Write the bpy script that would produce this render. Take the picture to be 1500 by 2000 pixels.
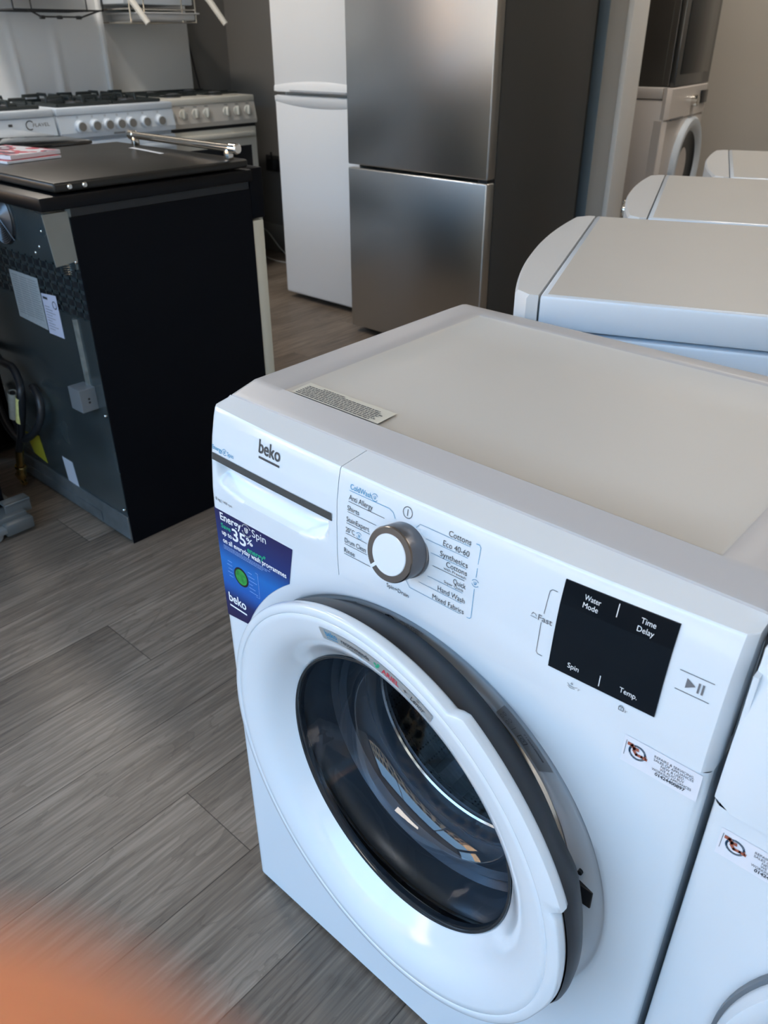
import bpy, bmesh, math, random
from mathutils import Vector, Matrix
PI = math.pi
random.seed(4)
S = bpy.context.scene
COL = S.collection
for o in list(bpy.data.objects): bpy.data.objects.remove(o)

# ------------------------------------------------------------------ camera
FPX = 1550.6
cd = bpy.data.cameras.new('camera'); cam = bpy.data.objects.new('camera', cd); COL.objects.link(cam)
cd.sensor_fit = 'HORIZONTAL'; cd.sensor_width = 36.0; cd.lens = FPX / 1500 * 36
cd.clip_start = 0.004; cd.clip_end = 200
yaw, pitch, roll = 0.73776, -0.53868, -0.00325
F = Vector((-math.sin(yaw) * math.cos(pitch), math.cos(yaw) * math.cos(pitch), math.sin(pitch)))
R0 = Vector((math.cos(yaw), math.sin(yaw), 0)); U0 = R0.cross(F)
R = R0 * math.cos(roll) + U0 * math.sin(roll); U = -R0 * math.sin(roll) + U0 * math.cos(roll)
M4 = Matrix((R, U, -F)).transposed().to_4x4(); M4.translation = Vector((0.69404, -0.46205, 1.16482))
cam.matrix_world = M4
cd.dof.use_dof = True; cd.dof.focus_distance = 0.85; cd.dof.aperture_fstop = 16.0
S.camera = cam

# ------------------------------------------------------------------ world, sun, light, exposure
S.view_settings.view_transform = 'Standard'; S.view_settings.look = 'None'
S.view_settings.gamma = 1.0; S.view_settings.use_curve_mapping = False
S.view_settings.exposure = 0.0
S.cycles.use_denoising = True
S.cycles.max_bounces = 10; S.cycles.transparent_max_bounces = 16
w = bpy.data.worlds.new('sky'); S.world = w; w.use_nodes = True
nt = w.node_tree; bg = nt.nodes['Background']
tc = nt.nodes.new('ShaderNodeTexCoord'); sx = nt.nodes.new('ShaderNodeSeparateXYZ'); cr = nt.nodes.new('ShaderNodeValToRGB')
nt.links.new(tc.outputs['Generated'], sx.inputs[0]); nt.links.new(sx.outputs['Z'], cr.inputs[0]); nt.links.new(cr.outputs[0], bg.inputs[0])
cr.color_ramp.elements[0].position = 0.0; cr.color_ramp.elements[0].color = (0.42, 0.69, 1.0, 1)
cr.color_ramp.elements[1].position = 0.9; cr.color_ramp.elements[1].color = (0.26, 0.56, 1.0, 1)
bg.inputs[1].default_value = 6.2
sd = bpy.data.lights.new('sun', 'SUN'); sun = bpy.data.objects.new('sun', sd); COL.objects.link(sun)
sd.energy = 34.0; sd.color = (1.0, 0.86, 0.68); sd.angle = 0.01
sun.rotation_euler = (math.radians(-48), 0, math.radians(-86))      # shines from behind the shop on the street opposite
YW = -2.7                                                           # shop window plane
pd = bpy.data.lights.new('window_portal', 'AREA'); po = bpy.data.objects.new('window_portal', pd); COL.objects.link(po)
pd.shape = 'RECTANGLE'; pd.size = 6.4; pd.size_y = 2.45; pd.cycles.is_portal = True
po.location = (-0.3, YW - 0.08, 1.48); po.rotation_euler = (math.radians(90), 0, 0)
p2 = po.copy(); p2.data = pd.copy(); COL.objects.link(p2); p2.data.size = 1.7; p2.data.size_y = 1.8
p2.location = (-3.80, -1.72, 1.8); p2.rotation_euler = (math.radians(90), 0, math.radians(-90))
FILL_LAMPS = [(-2.9, 1.0, 38), (0.4, -0.9, 10), (1.8, 1.2, 12), (-0.6, 3.7, 27)]  # added fill lamps under the ceiling to brighten the interior, not known fittings
for (x, y, e) in FILL_LAMPS:
    ld = bpy.data.lights.new('added_ceiling_light', 'AREA'); lo = bpy.data.objects.new('added_fill_lamp', ld); COL.objects.link(lo)
    ld.shape = 'RECTANGLE'; ld.size = 1.15; ld.size_y = 0.22; ld.energy = e; ld.color = (1.0, 0.91, 0.81)
    lo.location = (x, y, 2.84)

# ------------------------------------------------------------------ materials
MT = {}
def mat(name, col, rough=0.4, metal=0.0, coat=0.0, noise=0.0, nscale=30.0, bump=0.0, bscale=200.0, spec=0.5, aniso=None, alpha=None, bs=None):
    if name in MT: return MT[name]
    m = bpy.data.materials.new(name); m.use_nodes = True; n = m.node_tree; b = n.nodes['Principled BSDF']
    b.inputs['Base Color'].default_value = (*col, 1); b.inputs['Roughness'].default_value = rough
    b.inputs['Metallic'].default_value = metal; b.inputs['Coat Weight'].default_value = coat
    b.inputs['Specular IOR Level'].default_value = spec
    t = n.nodes.new('ShaderNodeTexCoord'); nz = n.nodes.new('ShaderNodeTexNoise'); nz.inputs['Scale'].default_value = nscale
    mp = n.nodes.new('ShaderNodeMapping'); n.links.new(t.outputs['Object'], mp.inputs[0])
    if aniso: mp.inputs['Scale'].default_value = aniso
    n.links.new(mp.outputs[0], nz.inputs['Vector'])
    mr = n.nodes.new('ShaderNodeMapRange'); n.links.new(nz.outputs['Fac'], mr.inputs[0])
    mr.inputs[3].default_value = max(0.0, rough - 0.012); mr.inputs[4].default_value = min(1.0, rough + 0.012)
    n.links.new(mr.outputs[0], b.inputs['Roughness'])
    if noise > 0:
        mx = n.nodes.new('ShaderNodeMix'); mx.data_type = 'RGBA'; n.links.new(nz.outputs['Fac'], mx.inputs[0])
        mx.inputs[6].default_value = (*[max(0, c * (1 - noise)) for c in col], 1)
        mx.inputs[7].default_value = (*[min(1, c * (1 + noise)) for c in col], 1)
        n.links.new(mx.outputs[2], b.inputs['Base Color'])
    if bump > 0:
        bn = n.nodes.new('ShaderNodeTexNoise'); bn.inputs['Scale'].default_value = bscale; n.links.new(mp.outputs[0], bn.inputs['Vector'])
        bp = n.nodes.new('ShaderNodeBump'); bp.inputs['Strength'].default_value = bump; bp.inputs['Distance'].default_value = 0.002
        n.links.new(bn.outputs['Fac'], bp.inputs['Height']); n.links.new(bp.outputs[0], b.inputs['Normal'])
    if alpha is not None: b.inputs['Alpha'].default_value = alpha
    MT[name] = m; return m
WHITE = mat('white_plastic', (0.73, 0.78, 0.82), 0.16, coat=0.3)
ENAMEL = mat('white_enamel', (0.66, 0.73, 0.80), 0.30, coat=0.2)
WHITE_OLD = mat('aged_white_enamel', (0.74, 0.72, 0.64), 0.32)
WARM_TINT_TOP = mat('white_top_warm_light_tint', (0.56, 0.545, 0.51), 0.45, noise=0.02, nscale=8)  # white machine tops; the beige of the warm interior light is put into the colour
FRAME_TOP = mat('grey_white_top_frame', (0.46, 0.45, 0.45), 0.38, noise=0.02, nscale=8)
INK = mat('dark_grey_print', (0.05, 0.055, 0.06), 0.5)
INKB = mat('blue_print', (0.05, 0.30, 0.52), 0.5)
INKW = mat('white_print', (0.85, 0.87, 0.88), 0.5)
INKG = mat('green_print', (0.02, 0.42, 0.22), 0.5)
INKR = mat('red_print', (0.65, 0.03, 0.06), 0.5)
STRIPG = mat('graphite_strip', (0.06, 0.06, 0.058), 0.35)
SILVER = mat('silver_sticker', (0.50, 0.52, 0.52), 0.30, metal=0.4)
GREYM = mat('graphite_metal', (0.16, 0.16, 0.17), 0.30, metal=0.7)
BRONZE = mat('dark_chrome', (0.25, 0.22, 0.20), 0.22, metal=0.9)
BLKG = mat('black_glass', (0.006, 0.008, 0.011), 0.05, spec=0.18)
BLKP = mat('black_plastic', (0.012, 0.013, 0.015), 0.38, bump=0.05)
BLKE = mat('black_enamel', (0.0025, 0.003, 0.005), 0.45, spec=0.12)
BLKE2 = mat('black_lid_enamel', (0.016, 0.015, 0.013), 0.36, spec=0.38)
BLKS = mat('black_slab_enamel', (0.004, 0.004, 0.005), 0.38, spec=0.2)
RUBBER = mat('grey_rubber', (0.07, 0.085, 0.10), 0.30, spec=0.8)
CHROME = mat('chrome', (0.75, 0.72, 0.66), 0.12, metal=1.0)
STEEL = mat('drum_steel', (0.45, 0.47, 0.48), 0.25, metal=1.0, noise=0.15, nscale=60)
CASTI = mat('cast_iron_black', (0.012, 0.018, 0.018), 0.55)
BRASS = mat('brass', (0.60, 0.42, 0.16), 0.25, metal=1.0)
GALV = mat('galvanised_steel', (0.15, 0.185, 0.195), 0.27, metal=0.8, noise=0.55, nscale=6, bump=0.03)
GALVL = mat('bare_bracket_metal', (0.24, 0.25, 0.23), 0.5, metal=0.35, noise=0.1, nscale=20)
CREAMD = mat('cream_door_edge', (0.60, 0.57, 0.46), 0.45)
YELLOW = mat('yellow_label', (0.55, 0.50, 0.04), 0.5)
YELLOWP = mat('pale_yellow_tape', (0.72, 0.70, 0.28), 0.5, noise=0.25, nscale=120)
PAPER = mat('paper', (0.72, 0.74, 0.78), 0.6, noise=0.05)
PAPERC = mat('ivory_label', (0.62, 0.60, 0.52), 0.5)
HOSE = mat('black_hose_rubber', (0.012, 0.013, 0.016), 0.4)
TRAYW = mat('cream_plastic', (0.72, 0.70, 0.64), 0.35)
GREYP = mat('knob_grey', (0.24, 0.225, 0.20), 0.4)
GREENC = mat('dial_green', (0.03, 0.30, 0.05), 0.4, noise=0.8, nscale=150)

def brushed(name, col, rough, sc):
    m = mat(name, col, rough, metal=1.0, noise=0.02, nscale=3.0, aniso=sc)
    return m
INOX = brushed('brushed_inox', (0.60, 0.60, 0.59), 0.30, (60, 60, 0.6))
INOXS = mat('grey_painted_side', (0.062, 0.061, 0.058), 0.42, spec=0.4)

def gradmat(name, c0, c1, c2, z0, z1):
    m = bpy.data.materials.new(name); m.use_nodes = True; n = m.node_tree; b = n.nodes['Principled BSDF']
    t = n.nodes.new('ShaderNodeTexCoord'); s = n.nodes.new('ShaderNodeSeparateXYZ'); n.links.new(t.outputs['Object'], s.inputs[0])
    mr = n.nodes.new('ShaderNodeMapRange'); n.links.new(s.outputs['Z'], mr.inputs[0]); mr.inputs[1].default_value = z0; mr.inputs[2].default_value = z1
    c = n.nodes.new('ShaderNodeValToRGB'); n.links.new(mr.outputs[0], c.inputs[0]); e = c.color_ramp.elements
    e[0].color = (*c0, 1); e[1].color = (*c0, 1)
    for p, q in c1: x = e.new(p); x.color = (*q, 1)
    e[0].color = (*c2, 1)
    n.links.new(c.outputs[0], b.inputs['Base Color']); b.inputs['Roughness'].default_value = 0.28
    return m
BLUEST = gradmat('blue_printed_sticker', (0.018, 0.012, 0.075), [(0.2, (0.012, 0.018, 0.10)), (0.33, (0.01, 0.10, 0.42)), (0.55, (0.012, 0.15, 0.50)), (0.72, (0.012, 0.03, 0.16))], (0.018, 0.010, 0.06), 0.533, 0.695)

def glassmat(name, tint, refl=1.0, ior=.04, rough=0.0):   # ior: reflectance seen head-on
    m = bpy.data.materials.new(name); m.use_nodes = True; n = m.node_tree; n.nodes.clear()
    o = n.nodes.new('ShaderNodeOutputMaterial'); mx = n.nodes.new('ShaderNodeMixShader'); fr = n.nodes.new('ShaderNodeMath'); fr.operation = 'MULTIPLY_ADD'; fr.inputs[1].default_value = 1 - ior; fr.inputs[2].default_value = ior
    lw = n.nodes.new('ShaderNodeLayerWeight'); pw = n.nodes.new('ShaderNodeMath'); pw.operation = 'POWER'; pw.inputs[1].default_value = 4.0
    n.links.new(lw.outputs['Facing'], pw.inputs[0]); n.links.new(pw.outputs[0], fr.inputs[0]); tr = n.nodes.new('ShaderNodeBsdfTransparent'); tr.inputs[0].default_value = (*tint, 1)
    gl = n.nodes.new('ShaderNodeBsdfGlossy'); gl.inputs['Roughness'].default_value = rough
    mm = n.nodes.new('ShaderNodeMath'); mm.operation = 'MULTIPLY'; mm.inputs[1].default_value = refl; mm.use_clamp = True
    nz = n.nodes.new('ShaderNodeTexNoise'); nz.inputs['Scale'].default_value = 9; bp = n.nodes.new('ShaderNodeBump'); bp.inputs['Strength'].default_value = 0.02
    n.links.new(nz.outputs['Fac'], bp.inputs['Height']); n.links.new(bp.outputs[0], gl.inputs['Normal'])
    n.links.new(fr.outputs[0], mm.inputs[0]); n.links.new(mm.outputs[0], mx.inputs[0]); n.links.new(tr.outputs[0], mx.inputs[1]); n.links.new(gl.outputs[0], mx.inputs[2])
    n.links.new(mx.outputs[0], o.inputs[0]); return m
BOWLG = glassmat('door_glass', (0.74, 0.80, 0.88), 0.8, 0.085)
WING = glassmat('window_glass', (0.97, 0.98, 0.99), 0.5, 0.02)

def floor_material():
    m = bpy.data.materials.new('grey_brown_wood_vinyl'); m.use_nodes = True; n = m.node_tree; b = n.nodes['Principled BSDF']; L = n.links.new
    t = n.nodes.new('ShaderNodeTexCoord'); s = n.nodes.new('ShaderNodeSeparateXYZ'); L(t.outputs['Object'], s.inputs[0])
    def math_(op, a, bb):
        q = n.nodes.new('ShaderNodeMath'); q.operation = op
        for i, v in enumerate((a, bb)):
            if v is None: continue
            if isinstance(v, (int, float)): q.inputs[i].default_value = v
            else: L(v, q.inputs[i])
        return q.outputs[0]
    PW, PL = 0.1765, 1.22
    xs = math_('DIVIDE', math_('ADD', s.outputs['X'], 0.2195), PW); row = math_('FLOOR', xs, None); fx = math_('SUBTRACT', xs, row)
    off = math_('FRACT', math_('MULTIPLY', math_('ADD', row, 3.0), 0.377), None)
    ys = math_('ADD', math_('DIVIDE', math_('SUBTRACT', s.outputs['Y'], 0.174), PL), off); pl = math_('FLOOR', ys, None); fy = math_('SUBTRACT', ys, pl)
    # seams
    ex = math_('MINIMUM', fx, math_('SUBTRACT', 1.0, fx)); ey = math_('MINIMUM', fy, math_('SUBTRACT', 1.0, fy))
    seam = math_('MINIMUM', math_('MULTIPLY', ex, PW), math_('MULTIPLY', ey, PL))
    sm = n.nodes.new('ShaderNodeMapRange'); L(seam, sm.inputs[0]); sm.inputs[1].default_value = 0.0002; sm.inputs[2].default_value = 0.0012
    # per plank random
    cv = n.nodes.new('ShaderNodeCombineXYZ'); L(row, cv.inputs[0]); L(pl, cv.inputs[1])
    wn = n.nodes.new('ShaderNodeTexWhiteNoise'); L(cv.outputs[0], wn.inputs['Vector'])
    sc = n.nodes.new('ShaderNodeVectorMath'); sc.operation = 'MULTIPLY'; L(t.outputs['Object'], sc.inputs[0]); sc.inputs[1].default_value = (1.0, 0.16, 1.0)
    jit = n.nodes.new('ShaderNodeVectorMath'); jit.operation = 'MULTIPLY'; L(wn.outputs['Color'], jit.inputs[0]); jit.inputs[1].default_value = (7, 7, 7)
    ad = n.nodes.new('ShaderNodeVectorMath'); ad.operation = 'ADD'; L(sc.outputs[0], ad.inputs[0]); L(jit.outputs[0], ad.inputs[1])
    n1 = n.nodes.new('ShaderNodeTexNoise'); n1.inputs['Scale'].default_value = 9.0; n1.inputs['Detail'].default_value = 5; n1.inputs['Distortion'].default_value = 1.4; L(ad.outputs[0], n1.inputs['Vector'])
    rg = math_('FRACT', math_('MULTIPLY', n1.outputs['Fac'], 9.0), None)
    rr = n.nodes.new('ShaderNodeMapRange'); L(rg, rr.inputs[0]); rr.inputs[1].default_value = 0.0; rr.inputs[2].default_value = 0.25; rr.inputs[3].default_value = 0.86; rr.inputs[4].default_value = 1.0
    s2 = n.nodes.new('ShaderNodeVectorMath'); s2.operation = 'MULTIPLY'; L(ad.outputs[0], s2.inputs[0]); s2.inputs[1].default_value = (1.0, 0.22, 1.0)
    n2 = n.nodes.new('ShaderNodeTexNoise'); n2.inputs['Scale'].default_value = 170.0; n2.inputs['Detail'].default_value = 3; L(s2.outputs[0], n2.inputs['Vector'])
    n3 = n.nodes.new('ShaderNodeTexNoise'); n3.inputs['Scale'].default_value = 4.0; n3.inputs['Detail'].default_value = 3; L(ad.outputs[0], n3.inputs['Vector'])
    n4 = n.nodes.new('ShaderNodeTexNoise'); n4.inputs['Scale'].default_value = 6.5; n4.inputs['Detail'].default_value = 6; L(t.outputs['Object'], n4.inputs['Vector'])
    v = math_('ADD', math_('MULTIPLY', n2.outputs['Fac'], 0.62), math_('MULTIPLY', n3.outputs['Fac'], 0.55))
    v = math_('ADD', v, math_('MULTIPLY', wn.outputs['Value'], 0.03)); v = math_('MULTIPLY', v, rr.outputs[0])
    c = n.nodes.new('ShaderNodeValToRGB'); L(v, c.inputs[0]); e = c.color_ramp.elements
    e[0].position = 0.34; e[0].color = (0.066, 0.051, 0.040, 1); e[1].position = 0.86; e[1].color = (0.32, 0.262, 0.208, 1)
    x = e.new(0.60); x.color = (0.165, 0.131, 0.102, 1)
    st = n.nodes.new('ShaderNodeMapRange'); L(n4.outputs['Fac'], st.inputs[0]); st.inputs[1].default_value = 0.68; st.inputs[2].default_value = 0.78; st.inputs[3].default_value = 1; st.inputs[4].default_value = 0.62
    mul = math_('MULTIPLY', st.outputs[0], math_('MAXIMUM', sm.outputs[0], 0.25))
    mx = n.nodes.new('ShaderNodeMix'); mx.data_type = 'RGBA'; mx.blend_type = 'MULTIPLY'; mx.inputs[0].default_value = 1; L(c.outputs[0], mx.inputs[6])
    cc = n.nodes.new('ShaderNodeCombineColor'); [L(mul, cc.inputs[i]) for i in range(3)]; L(cc.outputs[0], mx.inputs[7]); L(mx.outputs[2], b.inputs['Base Color'])
    b.inputs['Roughness'].default_value = 0.45; b.inputs['Specular IOR Level'].default_value = 0.35
    bp = n.nodes.new('ShaderNodeBump'); bp.inputs['Strength'].default_value = 0.25; bp.inputs['Distance'].default_value = 0.001; L(v, bp.inputs['Height']); L(bp.outputs[0], b.inputs['Normal'])
    return m
FLOORM = floor_material()
WALLG = mat('dark_grey_wall_paint', (0.165, 0.160, 0.152), 0.5, noise=0.05, nscale=3, bump=0.05)
WALLC = mat('beige_wall_paint', (0.52, 0.49, 0.44), 0.7, noise=0.03, nscale=3, bump=0.05)
CEILM = mat('ceiling_paint', (0.74, 0.70, 0.64), 0.8, noise=0.02)
TRIMW = mat('white_trim_paint', (0.86, 0.86, 0.84), 0.4)
SKIRT = mat('grey_skirting_paint', (0.22, 0.22, 0.21), 0.5)
BLUET = mat('blue_grey_strip', (0.20, 0.27, 0.33), 0.4)
PAVE = mat('pavement', (0.22, 0.21, 0.20), 0.8, noise=0.2, nscale=4)
FACADE = mat('sunlit_render', (0.72, 0.50, 0.30), 0.8, noise=0.08, nscale=2)

# ------------------------------------------------------------------ mesh helpers
def obj(name, bm, m, parent=None, smooth=38, loc=None, rot=None):
    bmesh.ops.recalc_face_normals(bm, faces=bm.faces[:]) if smooth != 'keep' else None
    me = bpy.data.meshes.new(name); bm.to_mesh(me); bm.free()
    for x in (m if isinstance(m, (list, tuple)) else [m]): me.materials.append(x)
    if smooth:
        for p in me.polygons: p.use_smooth = True
        me.set_sharp_from_angle(angle=math.radians(38 if smooth == 'keep' else smooth))
    o = bpy.data.objects.new(name, me); COL.objects.link(o)
    if parent: o.parent = parent
    if loc: o.location = loc
    if rot: o.rotation_euler = rot
    return o
def box(bm, x0, x1, y0, y1, z0, z1, r=0.0, seg=2, mi=0):
    t = bmesh.new()
    g = bmesh.ops.create_cube(t, size=1)
    for v in g['verts']: v.co = Vector(((x0 + x1) / 2 + v.co.x * (x1 - x0), (y0 + y1) / 2 + v.co.y * (y1 - y0), (z0 + z1) / 2 + v.co.z * (z1 - z0)))
    if r: bmesh.ops.bevel(t, geom=t.edges[:], offset=min(r, 0.49 * min(abs(x1 - x0), abs(y1 - y0), abs(z1 - z0))), segments=seg, profile=0.5, affect='EDGES')
    merge(bm, t, mi); return bm
def merge(bm, t, mi=0, mtx=None):
    vm = {}
    for v in t.verts: vm[v] = bm.verts.new(mtx @ v.co if mtx else v.co)
    for f in t.faces:
        try: nf = bm.faces.new([vm[v] for v in f.verts]); nf.material_index = mi
        except ValueError: pass
    t.free()
def frame(d):
    d = d.normalized(); a = Vector((0, 0, 1)) if abs(d.z) < 0.9 else Vector((1, 0, 0)); u = d.cross(a).normalized(); return u, d.cross(u).normalized()
def tube(bm, pts, r, seg=10, cap=True, mi=0):
    pts = [Vector(p) for p in pts]; rings = []
    rs = r if isinstance(r, (list, tuple)) else [r] * len(pts)
    d0 = (pts[1] - pts[0]); u, v = frame(d0)
    for i, p in enumerate(pts):
        d = (pts[min(i + 1, len(pts) - 1)] - pts[max(i - 1, 0)])
        if d.length < 1e-9: d = d0
        d.normalize(); u = (u - d * u.dot(d)); u = u.normalized() if u.length > 1e-6 else frame(d)[0]; v = d.cross(u)
        rings.append([bm.verts.new(p + (u * math.cos(2 * PI * k / seg) + v * math.sin(2 * PI * k / seg)) * rs[i]) for k in range(seg)])
    for a, b in zip(rings, rings[1:]):
        for k in range(seg): f = bm.faces.new((a[k], a[(k + 1) % seg], b[(k + 1) % seg], b[k])); f.material_index = mi
    if cap:
        for g in (rings[0], rings[-1]): f = bm.faces.new(g); f.material_index = mi
    return bm
def spline(pts, n=6):
    pts = [Vector(p) for p in pts]; q = [pts[0]] + pts + [pts[-1]]; out = []
    for i in range(1, len(q) - 2):
        for k in range(n):
            t = k / n; a, b, c, d = q[i - 1:i + 3]
            out.append(0.5 * ((2 * b) + (c - a) * t + (2 * a - 5 * b + 4 * c - d) * t * t + (3 * b - a - 3 * c + d) * t ** 3))
    out.append(pts[-1]); return out
def lathe(bm, prof, C=(0, 0, 0), ax='Y', seg=64, mi=0, closed=False, rmod=None):
    # prof: (radius, along) ; axis Y means along +y
    C = Vector(C); rings = []
    for (r, a) in prof:
        ring = []
        for k in range(seg):
            t = 2 * PI * k / seg; rr = r * (rmod(t, r) if rmod else 1)
            if ax == 'Y': p = Vector((rr * math.cos(t), a, rr * math.sin(t)))
            elif ax == 'Z': p = Vector((rr * math.cos(t), rr * math.sin(t), a))
            else: p = Vector((a, rr * math.cos(t), rr * math.sin(t)))
            ring.append(bm.verts.new(C + p))
        rings.append(ring)
    pr = list(zip(rings, rings[1:]))
    if closed: pr.append((rings[-1], rings[0]))
    for a, b in pr:
        for k in range(seg): f = bm.faces.new((a[k], a[(k + 1) % seg], b[(k + 1) % seg], b[k])); f.material_index = mi
    return rings
def cap(bm, ring, mi=0): f = bm.faces.new(ring); f.material_index = mi
def cyl(bm, C, r, a0, a1, ax='Y', seg=32, mi=0, bev=0.0):
    s = 1 if a1 > a0 else -1
    pr = [(r - bev, a0), (r, a0 + s * bev), (r, a1 - s * bev), (r - bev, a1)] if bev else [(r, a0), (r, a1)]
    g = lathe(bm, pr, C, ax, seg, mi); cap(bm, g[0], mi); cap(bm, g[-1], mi)
def grid(bm, f, nu, nv, mi=0, hole=None):
    g = [[bm.verts.new(f(i / nu, j / nv)) for j in range(nv + 1)] for i in range(nu + 1)]
    for i in range(nu):
        for j in range(nv):
            if hole and hole((i + .5) / nu, (j + .5) / nv): continue
            q = bm.faces.new((g[i][j], g[i + 1][j], g[i + 1][j + 1], g[i][j + 1])); q.material_index = mi
    return g
def quad(bm, pts, mi=0):
    f = bm.faces.new([bm.verts.new(p) for p in pts]); f.material_index = mi
def empty(name, loc=(0, 0, 0), rz=0.0):
    o = bpy.data.objects.new(name, None); COL.objects.link(o); o.location = loc; o.rotation_euler = (0, 0, rz); o.empty_display_size = 0.05; return o
def tag(o, label, cat, group=None):
    o['label'] = label; o['category'] = cat
    if group: o['group'] = group
    return o
def struct(o): o['kind'] = 'structure'; return o
def interp(x, xs, ys):
    if x <= xs[0]: return ys[0]
    for a, b, c, d in zip(xs, xs[1:], ys, ys[1:]):
        if x <= b: return c + (d - c) * (x - a) / (b - a)
    return ys[-1]

TCACHE = {}
def glyphs(s, bold=0.0):
    if (s, bold) in TCACHE: return TCACHE[(s, bold)]
    cu = bpy.data.curves.new('t', 'FONT'); cu.body = s; cu.size = 1.0; cu.resolution_u = 3; cu.offset = bold; cu.fill_mode = 'FRONT'
    o = bpy.data.objects.new('t', cu); COL.objects.link(o); dg = bpy.context.evaluated_depsgraph_get(); dg.update()
    me = o.evaluated_get(dg).to_mesh(); V = [(v.co.x, v.co.y) for v in me.vertices]; P = [tuple(p.vertices) for p in me.polygons]
    o.evaluated_get(dg).to_mesh_clear(); bpy.data.objects.remove(o); bpy.data.curves.remove(cu)
    TCACHE[(s, bold)] = (V, P); return V, P
def text(bm, s, u, v, size, f, w=None, align='L', mi=0, bold=0.0, shear=0.0):
    """s: string; u,v: baseline start; f(u,v)->3D; w: fitted width"""
    V, P = glyphs(s, bold)
    if not V: return
    x0 = min(a for a, b in V); x1 = max(a for a, b in V); k = size if w is None else w / (x1 - x0); W = (x1 - x0) * k
    o = u - (0 if align == 'L' else W if align == 'R' else W / 2)
    vs = [bm.verts.new(f(o + (a - x0) * k + shear * b * size, v + b * size)) for a, b in V]
    for p in P:
        try: q = bm.faces.new([vs[i] for i in p]); q.material_index = mi
        except ValueError: pass
def stroke(bm, pts, wd, f, mi=0, close=False):
    pts = [Vector(p) for p in pts]
    if close: pts = pts + [pts[0]]
    for a, b in zip(pts, pts[1:]):
        d = (b - a); L_ = d.length
        if L_ < 1e-9: continue
        d /= L_; nn = Vector((-d.y, d.x)) * wd / 2; n = max(1, int(L_ / 0.02)); a2 = a - d * wd * .3; b2 = b + d * wd * .3
        for k in range(n):
            p = a2.lerp(b2, k / n); q = a2.lerp(b2, (k + 1) / n)
            quad(bm, [f(*(p + nn)), f(*(p - nn)), f(*(q - nn)), f(*(q + nn))], mi)
def rect(bm, u0, u1, v0, v1, f, mi=0, n=1):
    for k in range(n):
        a = u0 + (u1 - u0) * k / n; b = u0 + (u1 - u0) * (k + 1) / n
        quad(bm, [f(a, v0), f(b, v0), f(b, v1), f(a, v1)], mi)
def circ(u, v, r, n=24, a0=0, a1=2 * PI): return [(u + r * math.cos(a0 + (a1 - a0) * k / n), v + r * math.sin(a0 + (a1 - a0) * k / n)) for k in range(n + 1)]
def disc(bm, u, v, r, f, mi=0, n=28): bm.faces.new([bm.verts.new(f(*p)) for p in circ(u, v, r, n)[:-1]]).material_index = mi
def cswirl(bm, u, v, r, f, mi, wd):
    stroke(bm, circ(u, v, r, 14, 0.5, 2.7), wd, f, mi); stroke(bm, circ(u, v, r, 14, 3.5, 5.8), wd, f, mi)
    stroke(bm, [(u - r * .35, v + r * .35), (u - r * .3, v - r * .3), (u, v - r * .45), (u + r * .3, v - r * .1), (u + r * .3, v + r * .4)], wd * .9, f, mi)
    stroke(bm, [(u + .02 * r, v + r * .5), (u + .02 * r, v - r * .5)], wd * .8, f, mi)

# ------------------------------------------------------------------ room shell
def wallbox(name, *a, m=WALLC):
    b = bmesh.new(); box(b, *a); return struct(obj(name, b, m, smooth=None))
XL, XR, YB, YF, ZC = -3.62, 3.0, 2.93, 4.75, 2.88
b = bmesh.new(); box(b, XL - .1, XR + .1, YW - .1, YF + .1, -0.1, 0.0); struct(obj('floor', b, FLOORM, smooth=None))
wallbox('ceiling', XL - .1, XR + .1, YW - .1, YF + .1, ZC, ZC + .1, m=CEILM)
b = bmesh.new(); box(b, XL - .1, XL, YW - .1, -2.56, 0, ZC); box(b, XL - .1, XL, -.88, YB, 0, ZC); box(b, XL - .1, XL, -2.56, -.88, 0, .9); box(b, XL - .1, XL, -2.56, -.88, 2.7, ZC)
struct(obj('wall_left', b, WALLG, smooth=None))
wf = bmesh.new()
for y in (-2.53, -.91): box(wf, XL - .08, XL - .02, y - .03, y + .03, .9, 2.7, .004)
for z in (.93, 2.67): box(wf, XL - .08, XL - .02, -2.56, -.88, z - .03, z + .03, .004)
w2 = struct(obj('window_2', wf, TRIMW))
g = bmesh.new(); quad(g, [(XL - .05, -2.56, .9), (XL - .05, -.88, .9), (XL - .05, -.88, 2.7), (XL - .05, -2.56, 2.7)]); obj('pane', g, WING, w2, smooth=None)
b = bmesh.new(); text(b, 're', 1.10, 1.22, .26, lambda u, v: Vector((XL - .045, -u, v)), bold=.01); obj('pane_lettering', b, INKW, w2, smooth=None)
b = bmesh.new(); box(b, XL - .1, -1.200, YB, YB + .12, 0, ZC); box(b, -1.200, -1.070, YB, YB + .12, 0, ZC, mi=1)
struct(obj('wall_back', b, [WALLG, WALLC], smooth=None))
wallbox('wall_right', XR, XR + .1, YW - .1, YF + .1, 0, ZC)
wallbox('wall_far', -2.6, XR, YF, YF + .1, 0, ZC, m=WALLC)
wallbox('wall_passage', -2.7, -2.6, YB + .12, YF + .1, 0, ZC, m=WALLC)
b = bmesh.new(); box(b, -1.204, -1.158, YB - .006, YB, 0, ZC, .001); struct(obj('trim_1', b, BLUET))
b = bmesh.new(); box(b, -1.076, -1.052, YB - .006, YB + .126, 0, ZC, .002); struct(obj('trim_2', b, TRIMW))
b = bmesh.new(); box(b, XL, -1.206, YB - .016, YB, 0, 0.17, .004); struct(obj('baseboard_back', b, SKIRT))
b = bmesh.new(); box(b, XL, XL + .016, YW, YB, 0, 0.17, .004); struct(obj('baseboard_left', b, SKIRT))
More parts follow.
